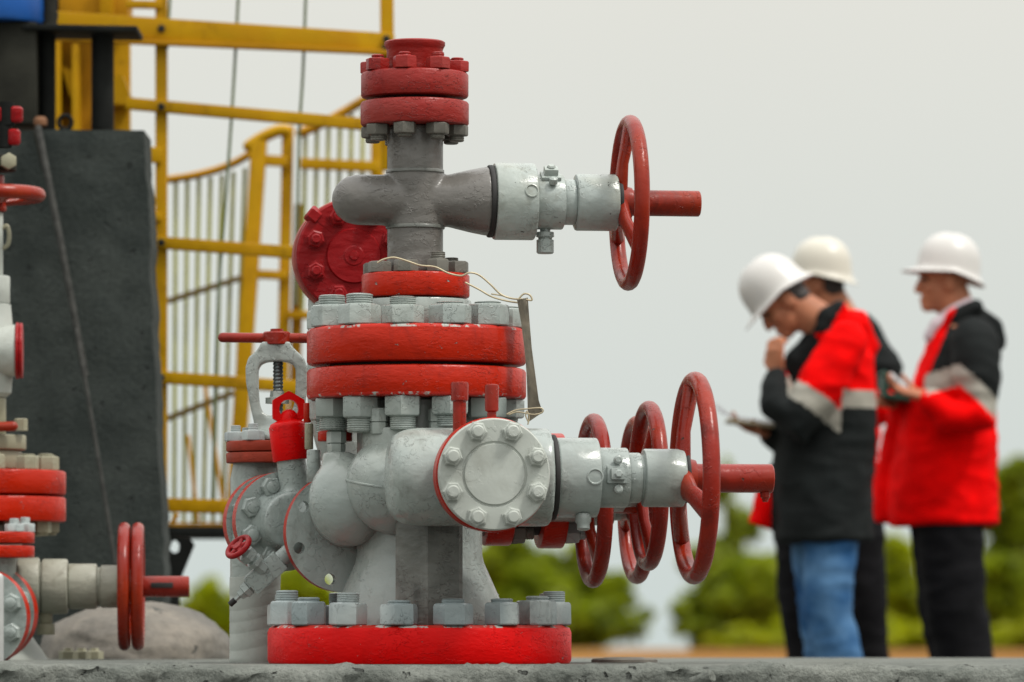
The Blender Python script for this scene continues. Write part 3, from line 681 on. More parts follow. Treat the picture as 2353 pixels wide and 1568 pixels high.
# flange pair facing the viewer
dP = 12.2
pA = frame(P(644, 1199, dP), F2_, UP); pB = frame(P(622, 1203, dP+0.06), F2_, UP); Rpl = S(114, dP)
bm = bmesh.new()
p1 = obj('flange', plate_holes(Rpl, [], 0.034, M_grey, M_redmid), fl_, pA)
p2 = obj('flange', plate_holes(Rpl, [], 0.034, M_grey, M_redmid), fl_, pB)
bm = bmesh.new(); lathe(bm, [(0, 0.025), (0.018, 0.0245), (0.021, 0.021)], 6); lathe(bm, [(0.018, 0.0145), (0.026, 0.0140), (0.028, 0.011), (0.028, 0)], 18)
nm_ = fin(bm, M_grey, 35)
nut_ring(p1, pA @ Matrix.Translation((0, 0, 0.034)), S(84, dP), 8, 22.5, nm_, 'flange_bolt'); nut_ring(p2, pB @ Matrix.Translation((0, 0, 0.034)), S(84, dP), 8, 22.5, nm_, 'flange_bolt')
bm = bmesh.new(); e0 = P(690, 1196, dP-0.03)
lathe(bm, [(0.02, 0.083), (0.035, 0.080), (0.06, 0.068), (0.12, 0.066)], 40, pA)
tube(bm, [e0, P(740, 1200, dP-0.07), P(820, 1215, dP-0.06)], [0.074, 0.074, 0.074], 32)
st0, st1 = P(682, 1165, dP-0.05), P(668, 1050, dP-0.05)
tube(bm, [st0, st1], [S(34, dP)]*2, 32, cap=True)
obj('elbow_body', blend(bm, 0.005, 6, M_grey), fl_)
ax = (st1-st0).normalized(); Mc = frame(P(670, 1058, dP-0.05), ax)
rc = turned('red_cap', fl_, Mc, [(0, S(41, dP)), (0.003, S(43, dP)), (S(78, dP), S(43, dP)), (S(86, dP), S(38, dP)), (S(92, dP), S(24, dP)), (S(94, dP), 0)], M_redbase, 40)
bm = bmesh.new(); c0 = P(663, 941, dP-0.05); Me = frame(c0, F_, UP)
outr = []; rows = []
for ring_r, zz, n6 in ((0.043, -0.011, True), (0.043, 0.011, True), (0.0225, 0.011, False), (0.0225, -0.011, False)):
    row = []
    for k in range(36):
        a = 2*math.pi*k/36+0.2
        if n6:
            b = (a % (math.pi/3))-math.pi/6; rr = ring_r*math.cos(math.pi/6)/math.cos(b)
        else: rr = ring_r
        row.append(bm.verts.new(Me @ Vector((rr*math.cos(a), rr*math.sin(a), zz))))
    rows.append(row)
for i in range(4):
    for k in range(36): bm.faces.new((rows[i][k], rows[i][(k+1) % 36], rows[(i+1) % 4][(k+1) % 36], rows[(i+1) % 4][k]))
tube(bm, [P(665, 975, dP-0.05), P(664, 962, dP-0.05)], [0.026, 0.022], 16)
obj('lifting_eye', fin(bm, M_redbase, 35), rc)
# needle valve
dN = 12.05; nA, nB = P(655, 1277, dN), P(546, 1374, dN+0.01); ndir = (nB-nA).normalized()
Mn = frame((P(652, 1280, dN)+P(570, 1352, dN))/2, ndir, F_)
bm = bmesh.new(); box(bm, 0.048, 0.050, 0.094, None, 0.004)
nv_ = obj('needle_valve', fin(bm, M_grey, 30), fl_, Mn)
bm = bmesh.new(); lathe(bm, [(-0.0015, 0.0105), (0.001, 0.010), (0.001, 0.0075), (-0.001, 0.007), (-0.001, 0)], 20)
obj('stamped_mark', fin(bm, M_grey, 40), nv_, Mn @ frame((0.0245, 0, -0.005), (1, 0, 0)))
bm = bmesh.new(); lathe(bm, [(0.046, 0.016), (0.05, 0.016), (0.052, 0.020), (0.066, 0.020), (0.068, 0.015), (0.08, 0.013), (0.082, 0.006), (0.10, 0.0055)], 6)
obj('outlet_nut', fin(bm, M_grey, 30), nv_, Mn)
turned('outlet_tip', nv_, Mn, [(0.095, 0.007), (0.112, 0.007), (0.113, 0.004)], M_gap, 12)
turned('inlet_pipe', nv_, Mn, [(-0.12, 0.017), (-0.075, 0.017), (-0.073, 0.020), (-0.046, 0.020)], M_grey, 20)
s0 = P(607, 1310, dN-0.02); s1 = P(548, 1257, dN-0.05); sdv = (s1-s0).normalized(); Ms = frame(s0, sdv); Ls = (s1-s0).length
turned('valve_stem_nut', nv_, Ms, [(0.0, 0.015), (Ls*0.28, 0.015), (Ls*0.3, 0.022), (Ls*0.42, 0.022), (Ls*0.44, 0.014), (Ls*0.5, 0.014), (Ls*0.52, 0.0215), (Ls*0.72, 0.0215), (Ls*0.76, 0.010), (Ls*1.0, 0.009)], M_grey, 6, 30)
sdh = (sdv+Vector((0, -0.25, 0.2))).normalized()
obj('small_handwheel', handwheel_mesh(0.036, 0.0065, M_redblind, 5, 0.3, 0.0, 0.012, 0.014, 0.006), nv_, frame(s1, sdh))

# ------------------------------------------------------------------ second wellhead at the left edge, out of focus
d2 = 13.8
w2 = thing('wellhead', 'second wellhead cut by the left edge with tan bolts and paired red handwheels', 'wellhead', P(-20, 1525, d2))
q = lambda px, py, dd=0.0: P(px, py, d2+dd)
V20 = frame(q(-20, 1525), UP, (1, 0, 0)); zz = lambda py: q(0, py).z
s2 = lambda px: S(px, d2)
turned('casing_head', w2, frame(q(-60, 1525), UP, (1, 0, 0)), [(0.0008, s2(172)), (0.012, s2(170)), (zz(1435), s2(120)), (zz(1300), s2(110)), (zz(1200), s2(110))], M_cap, 56)
for py0, py1, mt in ((1192, 1134, M_redmid), (1130, 1074, M_redmid)):
    ff = turned('column_flange', w2, V20, fprof(zz(py0), zz(py1), s2(171), 0.006), mt, 72)
nut_ring(ff, V20 @ Matrix.Translation((0, 0, zz(1074))), s2(133), 10, -90+8, [nut(M_tan, 0.031, 0.040, 0.02, 0.004)])
nut_ring(ff, frame(q(-20, 1192), -UP, (1, 0, 0)), s2(133), 10, -90+8, [nut(M_tan, 0.029, 0.040, 0.02, 0.006)])
turned('neck_block', w2, V20, steps([(zz(1070), zz(1028), s2(70))], .004)+steps([(zz(1026), zz(992), s2(80))], .004)+steps([(zz(990), zz(906), s2(34))], .004), M_tan, 40)
turned('column', w2, V20, [(zz(905), s2(34)), (zz(895), s2(46)), (zz(850), s2(50)), (zz(845), s2(56)), (zz(760), s2(56)), (zz(750), s2(50)), (zz(692), s2(45))]+steps([(zz(690), zz(626), s2(43))], 0.004)+steps([(zz(625), zz(480), s2(27))], 0.003), M_cap, 40)
vc = turned('side_cover', w2, frame(q(-30, 806, -0.03), (0.985, 0.06, 0), UP), [(0, s2(50)), (s2(30), s2(54)), (s2(62), s2(60)), (s2(66), s2(58))], M_cap, 48)
turned('cover_edge', vc, frame(q(-30, 806, -0.03), (0.985, 0.06, 0), UP), steps([(s2(66), s2(73), s2(65))], .003)+steps([(s2(74), s2(82), s2(64))], .003), M_redblind, 48)
rod('lifting_ring', spline([q(5, 525), q(16, 520), q(21, 540), q(18, 562), q(8, 570)]), 0.006, w2, M_tan)
obj('top_handwheel', handwheel_mesh(s2(125), 0.018, M_redwheel, 4, 0.5, 0.02, 0.03, 0.05, 0.016), w2, frame(q(-20, 448), UP))
turned('stem_sleeve', w2, V20, steps([(zz(470), zz(395), s2(30))], .003), M_redwheel, 24)
turned('top_bolt_plate', w2, V20, steps([(zz(385), zz(350), s2(58))], .003), M_olive, 24)
for px, py in ((36, 262), (30, 314), (0, 262), (-6, 314)):
    bm = bmesh.new(); lathe(bm, [(0, 0.015), (0.006, 0.020), (0.036, 0.020), (0.042, 0.014)], 12); obj('red_nut', fin(bm, M_redblind, 40), w2, frame(q(px, py+20), UP))
    turned('bolt_shank', w2, frame(q(px-22, py+26), UP), [(0, 0.022), (0.06, 0.022)], M_black, 16)
bm = bmesh.new(); lathe(bm, [(0, 0.022), (0.03, 0.022), (0.032, 0.018)], 6); obj('stud_bolt', fin(bm, M_tan, 40), w2, frame(q(18, 372, -0.06), (0.2, -1, 0)))
rod('red_lever', [q(-30, 982, -0.1), q(30, 980, -0.1)], 0.013, w2, M_redwheel)
bm = bmesh.new(); lathe(bm, [(0, 0.018), (0.03, 0.018), (0.032, 0.014)], 6); obj('stud_bolt', fin(bm, M_tan, 40), w2, frame(q(48, 990, -.05), UP))
# nearer plates and discs
Vn = frame(q(-25, 1525, -0.25), UP, (1, 0, 0)); zn = lambda py: q(0, py, -0.25).z
for a, b in ((1275, 1247), (1242, 1216)):
    fn = turned('outlet_plate', w2, Vn, fprof(zn(a), zn(b), S(104, d2-0.25), 0.003), M_redmid, 56)
nut_ring(fn, Vn @ Matrix.Translation((0, 0, zn(1216))), S(82, d2-.25), 8, -40, [nut(M_steel, 0.026, 0.022, 0.013, 0.014)])
turned('outlet_neck', w2, Vn, [(zn(1330), S(60, d2)), (zn(1276), S(60, d2))], M_grey, 40)
for (px, py, dd, rr) in ((-20, 1410, -0.22, 110), (-40, 1420, -0.32, 112)):
    Md = frame(q(px, py, dd), (-0.20, -1, 0), UP)
    pd = obj('flange', plate_holes(s2(rr), [], 0.036, M_grey, M_redmid), w2, Md)
    nut_ring(pd, Md @ Matrix.Translation((0, 0, 0.036)), s2(86), 8, 22.5, nm_, 'flange_bolt')
rod('white_post', [q(-6, 1330, -0.5), q(-6, 1523, -0.5)], s2(14), w2, plain('white_gloss_paint', (0.42, 0.43, 0.42), 0.4))
O2 = q(100, 1348, -0.1); a2 = Vector((math.cos(R(3)), math.sin(R(3)), 0)); M2 = frame(O2, a2, Vector((a2.y, -a2.x, 0)))
m2 = lambda px: (s2(px)-s2(100))
b2 = turned('bonnet', w2, M2, steps([(m2(40), m2(92), s2(66))], .006)+steps([(m2(92), m2(96), s2(55))], .001)+steps([(m2(96), m2(156), s2(63))], .006)+steps([(m2(156), m2(222), s2(52))], .005)+steps([(m2(222), m2(228), s2(44))], .001)+steps([(m2(229), m2(290), s2(49))], .006), paint('cream_grey_enamel', (0.29, 0.29, 0.235), 0.40, None, 0.7, 0.6, (0.1, 0.085, 0.05)), 56)
turned('seal_ring', b2, M2, steps([(m2(290)+.0005, m2(300), s2(30))], .002), M_gap, 32)
for px in (284, 315):
    obj('handwheel', handwheel_mesh(s2(147), 0.0155, M_redwheel, 3, 0.9, 0.006, 0.034, 0.03, 0.014), b2, M2 @ Matrix.Translation((0, 0, m2(px))))
turned('stem_sleeve', b2, M2, [(m2(300), s2(24)), (m2(430), s2(24)), (m2(432), s2(21)), (m2(432), 0)], M_redwheel, 32)
bm = bmesh.new(); box(bm, 0.006, 0.014, s2(50), None, 0.002); obj('stem_slot', fin(bm, M_gap, 30), b2, M2 @ Matrix.Translation((s2(24), -0.003, m2(370))))
turned('drain_nipple', b2, frame(M2 @ Vector((0, s2(58), m2(105))), -UP), steps([(0, .03, .018)], .002)+steps([(.031, .06, .024)], .002), M_tan, 10)
for k in range(3):
    bm = bmesh.new(); lathe(bm, [(0, 0.026), (0.02, 0.026), (0.022, 0.014), (0.03, 0.012)], 6)
    obj('stud_bolt', fin(bm, M_tan, 30), w2, frame(Vector((q(150+k*26, 0).x, q(0, 0, 0.1).y+0.05*k, 0.001)), UP))

# ------------------------------------------------------------------ concrete mound and dark block
def mound_mesh(o, rx, ry, h, seed, mat):
    bm = bmesh.new(); rows = []
    for i in range(26):
        a = math.pi/2*i/25; row = []
        for k in range(72):
            b = 2*math.pi*k/72; v = Vector((math.cos(b)*math.sin(a+0.02), math.sin(b)*math.sin(a+0.02), math.cos(a)))
            nn = 1+0.06*noise.noise(v*2+Vector((seed, 0, 0)))+0.025*noise.noise(v*7+Vector((seed, 0, 0)))+0.010*noise.noise(v*20)
            row.append(bm.verts.new((v.x*rx*nn, v.y*ry*nn, max(0.0005, v.z*h*nn))))
        rows.append(row)
    for a, b in zip(rows, rows[1:]):
        for k in range(72): bm.faces.new((a[k], a[(k+1) % 72], b[(k+1) % 72], b[k]))
    bm.faces.new(rows[0]); bm.faces.new(rows[-1])
    return fin(bm, mat, 60)
dm = 14.5
mo = obj('concrete_mound', mound_mesh(None, S(232, dm), 0.42, P(0, 1385, dm).z, 3, M_mound), None, Matrix.Translation((P(310, 0, dm).x, dm-DF, 0)))
tag(mo, 'rounded grey concrete mound behind the paired red handwheels', 'concrete')
db = 15.5
def block_mesh():
    bm = bmesh.new(); nu, nv = 40, 70; zb = -0.25-0.0; g = []
    bot = HZ-(zb-CAMZ)*12000/db
    def pt(u, v, dep):
        py = 300+(bot-300)*v; xr = 331+(375-331)*(py-300)/1010.0; xl = -420
        p = P(xl+(xr-xl)*u, py, db); p.y += dep; return p
    for j in range(nv+1):
        row = []
        for i in range(nu+1):
            p = pt(i/nu, j/nv, 0); k = noise.noise(p*6)*0.006+noise.noise(p*22)*0.006
            if i in (0, nu) or j in (0, nv): k *= 1.3; p.x += k if i == nu else 0; p.z += k*0.4 if j == 0 else 0
            p.y += k; row.append(bm.verts.new(p))
        g.append(row)
    for j in range(nv):
        for i in range(nu): bm.faces.new((g[j][i], g[j][i+1], g[j+1][i+1], g[j+1][i]))
    be = [e for e in bm.edges if e.is_boundary]
    r = bmesh.ops.extrude_edge_only(bm, edges=be); vs = [v for v in r['geom'] if isinstance(v, bmesh.types.BMVert)]
    bmesh.ops.translate(bm, vec=(0, 0.30, 0), verts=vs)
    try: bmesh.ops.contextual_create(bm, geom=[e for e in bm.edges if e.is_boundary])
    except Exception: pass
    return fin(bm, M_block, 40)
bk = obj('concrete_block', block_mesh()); tag(bk, 'tall dark weathered concrete block behind the left wellhead', 'concrete block')
lr = thing('leaning_rod', 'thin grey steel rod with flat bar leaning against the dark concrete block', 'rod', P(262, 1290, db-0.06))
rod('upper_bar', [P(88, 296, db-0.05), P(140, 560, db-0.05), P(196, 862, db-0.05)], S(8, db), lr, M_rod)
rod('twisted_cable', [P(176, 760, db-0.06), P(200, 900, db-0.06), P(232, 1090, db-0.06), P(264, 1295, db-0.06)], S(5, db), lr, M_rod)
beam('flat_strip', P(82, 300, db-0.03), P(104, 395, db-0.03), S(14, db), 0.01, lr, M_olive)
# steel stand on top of the block
dS = 15.75; ss = thing('steel_stand', 'dark steel stand of two round columns and a plate on the concrete block', 'stand', P(170, 300, dS))
turned('column', ss, frame(P(236, 299, dS), UP), [(0, S(26, dS)), (P(0, 80, dS).z-P(0, 299, dS).z, S(26, dS))], M_black, 28)
turned('column', ss, frame(P(108, 299, dS), UP), [(0, S(20, dS)), (P(0, 80, dS).z-P(0, 299, dS).z, S(20, dS))], M_black, 28)
beam('top_plate', P(60, 72, dS), P(322, 77, dS), S(13, dS), 0.25, ss, M_black)
beam('side_plate', P(-120, 178, dS+0.02), P(92, 178, dS+0.02), S(232, dS), 0.25, ss, M_olive)
bm = bmesh.new(); tube(bm, [P(150+15*math.cos(a), 282-16*math.sin(a), dS-0.15) for a in [i*2*math.pi/20 for i in range(20)]], [S(5, dS)]*20, 10)
obj('ring_eye', fin(bm, M_black, 50), ss)
turned('rusty_knob', ss, frame(P(93, 292, dS-0.2), UP), [(0, 0.014), (0.006, 0.02), (0.02, 0.021), (0.03, 0.014), (0.031, 0)], plain('rusty_iron', (0.16, 0.07, 0.03), 0.8, 0.3, 40), 16)
turned('knurled_post', ss, frame(P(112, 66, dS), UP), [(0, .03), (0.02, .026), (0.04, .03), (0.06, .024), (0.11, .03)], M_olive, 16)
bb = bmesh.new(); lathe(bb, [(0, S(150, dS)), (0.01, S(155, dS)), (0.10, S(155, dS)), (0.40, S(155, dS)), (0.41, S(148, dS)), (0.41, 0)], 40)
bl = obj('blue_drum', fin(bb, M_blue, 35), None, frame(P(-52, 58, dS), UP)); tag(bl, 'blue steel drum at the top left corner on the steel stand', 'drum')
# black bracket behind the block's foot
dk = 16.2; br = thing('steel_bracket', 'black steel bracket with a hole beside the foot of the concrete block', 'bracket', P(400, 1330, dk))
bm = bmesh.new(); es = []
for lp in ([(372, 1232), (436, 1238), (446, 1252), (418, 1320), (412, 1345), (372, 1345)], [(388, 1262), (394, 1244), (404, 1241), (412, 1252), (410, 1268), (398, 1272)]):
    vs = [bm.verts.new(P(x, y, dk)) for x, y in lp]; es += [bm.edges.new((vs[k], vs[(k+1) % len(vs)])) for k in range(len(vs))]
bmesh.ops.triangle_fill(bm, use_beauty=True, edges=es)
r_ = bmesh.ops.extrude_face_region(bm, geom=list(bm.faces)); bmesh.ops.translate(bm, vec=(0, 0.04, 0), verts=[v for v in r_['geom'] if isinstance(v, bmesh.types.BMVert)])
obj('bracket_plate', fin(bm, M_black, 30), br)
beam('bracket_post', P(392, 1340, dk+.02), P(392, HZ+(CAMZ+0.25)*12000/dk, dk+.02), S(40, dk), 0.05, br, M_black)

# ------------------------------------------------------------------ yellow guard frame
dy = 16.6; zg = HZ+(CAMZ+0.25)*12000/dy
yf = thing('guard_frame', 'tall yellow steel guard frame with thin wires between its rails', 'frame', P(365, 1232, dy))
Y = lambda px, py, dd=0.0: P(px, py, dy+dd)
beam('post', Y(371, 1232, .02), Y(371, -120, .02), S(27, dy), 0.04, yf, M_yellow)
beam('post', Y(892, 392, .02), Y(888, -120, .02), S(31, dy), 0.04, yf, M_yellow)
beam('top_rail', Y(120, 52), Y(905, 104), S(50, dy), 0.05, yf, M_yellow)
beam('rail_lip', Y(120, 88, -0.03), Y(905, 122, -0.03), S(12, dy), 0.03, yf, M_yellowd)
beam('rail', Y(290, 238), Y(880, 290), S(27, dy), 0.04, yf, M_yellow)
beam('rail', Y(338, 556), Y(720, 584), S(28, dy), 0.04, yf, M_yellow)
beam('rail', Y(350, 866), Y(720, 892), S(28, dy), 0.04, yf, M_yellow)
beam('rail', Y(366, 1160), Y(720, 1172), S(32, dy), 0.04, yf, M_yellow)
beam('short_rail', Y(325, 355), Y(372, 358), S(36, dy), 0.03, yf, M_yellow)
beam('short_rail', Y(325, 498), Y(372, 500), S(18, dy), 0.03, yf, M_yellow)
beam('short_rail', Y(290, 10), Y(372, 12), S(18, dy), 0.03, yf, M_yellow)
for pl in ([(553, -120), (540, 140), (528, 330), (514, 520), (500, 720), (487, 1180)], [(706, -120), (697, 150), (688, 300), (684, 480), (680, 700)], [(398, -120), (388, 40), (384, 110)]):
    rod('tension_wire', spline([Y(a, b, -0.01) for a, b in pl], 4), S(3.6, dy), yf, plain('green_wire', (0.10, 0.13, 0.06), 0.5) if 'gw' not in globals() else gw)
beam('shadow_bar', Y(240, 1224, .05), Y(560, 1224, .05), S(22, dy), 0.30, yf, M_black)  # black bar under the posts, put where the band is dark shadow
beam('support_leg', Y(270, zg, .05), Y(270, 1212, .05), S(40, dy), 0.08, yf, M_yellowd)
beam('brace_foot', Y(392, 1210, -.02), Y(408, 1180, -.02), S(10, dy), 0.03, yf, M_yellowd)
bm = bmesh.new(); lathe(bm, [(0, 0.013), (0.008, 0.013), (0.010, 0.010), (0.010, 0)], 6); fb = fin(bm, M_olive, 30)
for (px, py) in ((371, 66), (371, 246), (371, 558), (371, 868), (371, 1160), (888, 90), (886, 112), (886, 276)): obj('frame_bolt', fb, yf, frame(Y(px, py, -0.026 if py > 200 or px < 400 else -0.03), (0, -1, 0)))
# yellow machine leg behind
dl = 17.0; ml = thing('machine_leg', 'yellow riveted steel machine leg behind the dark columns', 'machine', P(210, HZ+(CAMZ+0.25)*12000/dl, dl))
L = lambda px, py, dd=0.0: P(px, py, dl+dd)
zl = HZ+(CAMZ+0.25)*12000/dl
beam('leg_plate', L(180, zl), L(172, -100), S(105, dl), 0.05, ml, M_yellowd)
beam('leg_flange', L(176, zl, -0.07), L(176, 105, -.07), S(16, dl), 0.10, ml, M_yellow)
beam('leg_flange', L(142, zl, -0.06), L(134, -100, -.06), S(16, dl), 0.12, ml, M_yellow)
beam('leg_plate', L(276, zl, .03), L(272, -100, .03), S(54, dl), 0.05, ml, M_yellow)
beam('top_box', L(120, 15, -.02), L(300, 20, -.02), S(70, dl), 0.2, ml, M_yellowd)
beam('top_stiffener', L(246, 42, -0.14), L(246, -60, -0.14), S(30, dl), 0.05, ml, M_yellow)
bm = bmesh.new(); vs = [bm.verts.new(L(x, y, -0.1)) for x, y in ((250, 180), (280, 170), (298, 215), (294, 240), (250, 240))]; fz = bm.faces.new(vs)
r_ = bmesh.ops.extrude_face_region(bm, geom=[fz]); bmesh.ops.translate(bm, vec=(0, 0.1, 0), verts=[v for v in r_['geom'] if isinstance(v, bmesh.types.BMVert)])
obj('gusset', fin(bm, M_yellow, 30), ml)
bm = bmesh.new(); vs = [bm.verts.new(L(x, y, -0.1)) for x, y in ((140, 150), (178, 170), (178, 245), (160, 220))]; fz = bm.faces.new(vs)
r_ = bmesh.ops.extrude_face_region(bm, geom=[fz]); bmesh.ops.translate(bm, vec=(0, 0.08, 0), verts=[v for v in r_['geom'] if isinstance(v, bmesh.types.BMVert)])
obj('gusset', fin(bm, M_yellow, 30), ml)
# platform stairs behind with pickets
ds = 18.6; stt = thing('platform_railing', 'yellow platform railing with curved handrail and thin green pickets', 'railing', P(560, HZ+(CAMZ+0.25)*12000/ds, ds))
Z = lambda px, py, dd=0.0: P(px, py, ds+dd)
zs_ = HZ+(CAMZ+0.25)*12000/ds
beam('post', Z(596, 325), Z(534, 1236), S(36, ds), 0.06, stt, M_yellow)
beam('post', Z(662, 290, .06), Z(642, 1236, .06), S(26, ds), 0.06, stt, M_yellow)
beam('post', Z(690, 470, .1), Z(668, 1236, .1), S(24, ds), 0.06, stt, M_yellowd)
beam('post', Z(868, 262, .06), Z(862, 1236, .06), S(30, ds), 0.05, stt, M_yellow)
def hand(pl, w, nm='handrail', m=M_yellowd, dd=0.0):
    pl = spline([Z(a, b, dd) for a, b in pl], 5); bm = bmesh.new()
    tube(bm, pl, [(S(w, ds), 0.03)]*len(pl), 10); return obj(nm, fin(bm, m, 50), stt)
hand([(380, 414), (440, 405), (500, 390), (540, 374), (572, 356)], 9)
hand([(572, 336), (600, 318), (635, 302), (655, 300)], 14, 'handrail', M_yellow)
hand([(690, 306), (740, 285), (790, 258), (850, 222)], 11, 'handrail')
beam('mid_rail', Z(690, 376), Z(870, 384), S(24, ds), 0.04, stt, M_yellow)
beam('mid_rail', Z(598, 368), Z(660, 372), S(24, ds), 0.04, stt, M_yellow)
beam('mid_rail', Z(580, 630), Z(660, 634), S(20, ds), 0.04, stt, M_yellow)
beam('brace', Z(380, 694, -.03), Z(556, 638, -.03), S(13, ds), 0.03, stt, plain('brown_paint', (0.10, 0.065, 0.012), 0.6))
beam('brace', Z(380, 964, -.03), Z(538, 902, -.03), S(14, ds), 0.03, stt, bpy.data.materials['brown_paint'])
beam('base_rail', Z(380, 1206), Z(545, 1206), S(10, ds), 0.04, stt, M_yellowd)
beam('deck_beam', Z(240, 1228, .06), Z(900, 1228, .06), S(18, ds), 0.5, stt, M_olive)
beam('support_leg', Z(900, zs_, .06), Z(900, 1220, .06), S(40, ds), 0.08, stt, M_yellowd)
beam('support_leg', Z(290, zs_, .06), Z(290, 1220, .06), S(40, ds), 0.08, stt, M_yellowd)
bm = bmesh.new(); lathe(bm, [(0, 1), (1, 1)], 8); pk = fin(bm, M_picket, 50)
def picket(x0, y0, x1, y1, w=5.0):
    a, b = Z(x0, y0, .02), Z(x1, y1, .02); r = S(w, ds)
    obj('picket', pk, stt, frame(a, b-a) @ Matrix.Diagonal((r, r, (b-a).length, 1)))
for k in range(7):
    x = 404+k*26.5; picket(x, 414-k*k*0.75, x-4-k*4.2, 1206)
beam('brace', Z(520, 1200, -.03), Z(470, 880, -.03), S(9, ds), 0.03, stt, M_yellowd)
beam('brace', Z(455, 1200, -.03), Z(432, 1000, -.03), S(8, ds), 0.03, stt, M_yellowd)
beam('base_rail', Z(660, 724, .02), Z(870, 728, .02), S(18, ds), 0.04, stt, M_yellow)
beam('mid_rail', Z(690, 590, .02), Z(870, 598, .02), S(20, ds), 0.04, stt, M_yellow)
for k in range(6):
    x = 702+k*26.5; picket(x, 306-k*11, x-8, 720)

# ------------------------------------------------------------------ vegetation
def leafmat(name, c1, c2, tr):
    m, n, b = mat_new(name)
    oi = N(n, 'ShaderNodeNewGeometry'); nz_ = N(n, 'ShaderNodeTexNoise', Scale=1.3, Detail=3.0)
    n.links.new(oi.outputs['Position'], nz_.inputs['Vector'])
    cc = mixc(n, rampf(n, nz_.outputs['Fac'], 0.38, 0.62), c1, c2)
    cc = mixc(n, mth(n, 'MULTIPLY', oi.outputs['Random Per Island'], 0.5), cc, tuple(x*1.5 for x in c2))
    n.links.new(cc, b.inputs['Base Color']); b.inputs['Roughness'].default_value = 0.55
    t_ = N(n, 'ShaderNodeBsdfTranslucent'); n.links.new(cc, t_.inputs['Color'])
    ms = N(n, 'ShaderNodeMixShader'); ms.inputs[0].default_value = tr
    n.links.new(b.outputs[0], ms.inputs[1]); n.links.new(t_.outputs[0], ms.inputs[2])
    n.links.new(ms.outputs[0], n.nodes['Material Output'].inputs['Surface']); return m
M_leafd = leafmat('dark_leaf', (0.12, 0.175, 0.005), (0.27, 0.32, 0.008), 0.6)
M_leafy = leafmat('bright_leaf', (0.19, 0.25, 0.002), (0.34, 0.38, 0.002), 0.6)
M_leafb = leafmat('grass_green_leaf', (0.22, 0.26, 0.002), (0.34, 0.36, 0.002), 0.55)
M_leafp = leafmat('pale_leaf', (0.17, 0.23, 0.02), (0.30, 0.35, 0.03), 0.6)
M_bark = plain('bark', (0.09, 0.075, 0.055), 0.9, 0.4, 4, 0.6, 10)
def gz(y): return -0.25-(min((y-104)*0.045, 12) if y > 104 else 0)
def tree(label, px, d, lumps, n, mat, leaf=0.15, name='tree', group='trees beyond the field', cat='tree'):
    """lumps: (px,py,rx_px,ry_px) crown masses in view terms, given real depth"""
    base = Vector((P(px, 0, d).x, d-DF, gz(d-DF)))
    t_ = thing(name, label, cat, base, group); rnd = random.Random(px)
    cs = []
    for (lx, ly, rx, ry) in lumps:
        c = P(lx, ly, d); c.y += rnd.uniform(-0.5, 0.5)*S(rx, d); cs.append((c, S(rx, d), S(ry, d)))
    top = max(c.z for c, a, b in cs); bm = bmesh.new(); h = top-base.z; tr = max(0.035, h*0.02)
    tube(bm, [base-Vector((0, 0, 0.1)), base+Vector((0.03*h, 0, h*0.4)), base+Vector((0, 0, h*0.95))], [tr*1.4, tr, tr*0.4], 10)
    for c, a, b in cs:
        j = base+Vector((0, 0, max(0.1*h, min(h*0.7, (c.z-base.z)*0.6)))); tube(bm, [j, j.lerp(c, 0.5)+Vector((0, 0, 0.05*h)), c], [tr*0.6, tr*0.4, tr*0.2], 7)
    obj('trunk', fin(bm, M_bark, 60), t_)
    vs, fs = [], []; tot = sum(a*b for c, a, b in cs)
    for c, a, b in cs:
        sub = [(Vector((rnd.gauss(0, .5), rnd.gauss(0, .5), rnd.gauss(0, .5))), rnd.uniform(.22, .42)) for _ in range(16)]
        for _ in range(int(3.0*n*a*b/tot)):
            s, sr = rnd.choice(sub); v = Vector((rnd.gauss(0, 1), rnd.gauss(0, 1), rnd.gauss(0, 1))).normalized()*(rnd.random()**0.4)*sr*1.25+s
            if v.length > 1.15: v = v.normalized()*rnd.uniform(0.8, 1.1)
            p = c+Vector((v.x*a, v.y*a, v.z*b))
            if p.z < gz(p.y)+0.02: p.z = gz(p.y)+rnd.uniform(0.02, 0.3)
            l = leaf*rnd.uniform(.6, 1.4); u1 = Vector((rnd.gauss(0, 1), rnd.gauss(0, 1), rnd.gauss(0, .7))).normalized(); u2 = u1.cross(Vector((rnd.gauss(0, 1), rnd.gauss(0, 1), rnd.gauss(0, 1)))).normalized()
            k = len(vs); vs += [p-u1*l, p+u2*l*.45, p+u1*l, p-u2*l*.45]; fs.append((k, k+1, k+2, k+3))
    me = bpy.data.meshes.new('crown'); me.from_pydata(vs, [], fs); me.materials.append(mat); obj('crown', me, t_)
    return t_
tree('dark green tree beyond the field just right of the red base flange', 1290, 122, [(1270, 1305, 120, 75), (1190, 1370, 110, 100), (1360, 1360, 80, 85), (1400, 1440, 95, 75), (1290, 1430, 140, 90), (1160, 1290, 70, 55)], 5200, M_leafd)
tree('bright tree crown showing behind the casing head of the wellhead', 1130, 126, [(1130, 1310, 70, 60), (1090, 1400, 90, 100)], 2200, M_leafy)
tree('small yellow green tree left of the tape wrapped riser', 470, 118, [(490, 1385, 50, 50), (450, 1430, 55, 50), (520, 1440, 60, 70)], 2200, M_leafy)
tree('green tree behind the drilled flange plate and tape wrapped riser', 690, 124, [(690, 1370, 80, 70), (740, 1440, 90, 70), (620, 1440, 60, 60)], 2600, M_leafy)
tree('pale slender tree right of the largest red handwheel', 1665, 128, [(1664, 1120, 26, 60), (1705, 1210, 40, 60), (1640, 1290, 70, 55), (1720, 1320, 80, 60), (1700, 1410, 110, 80)], 3000, M_leafp)
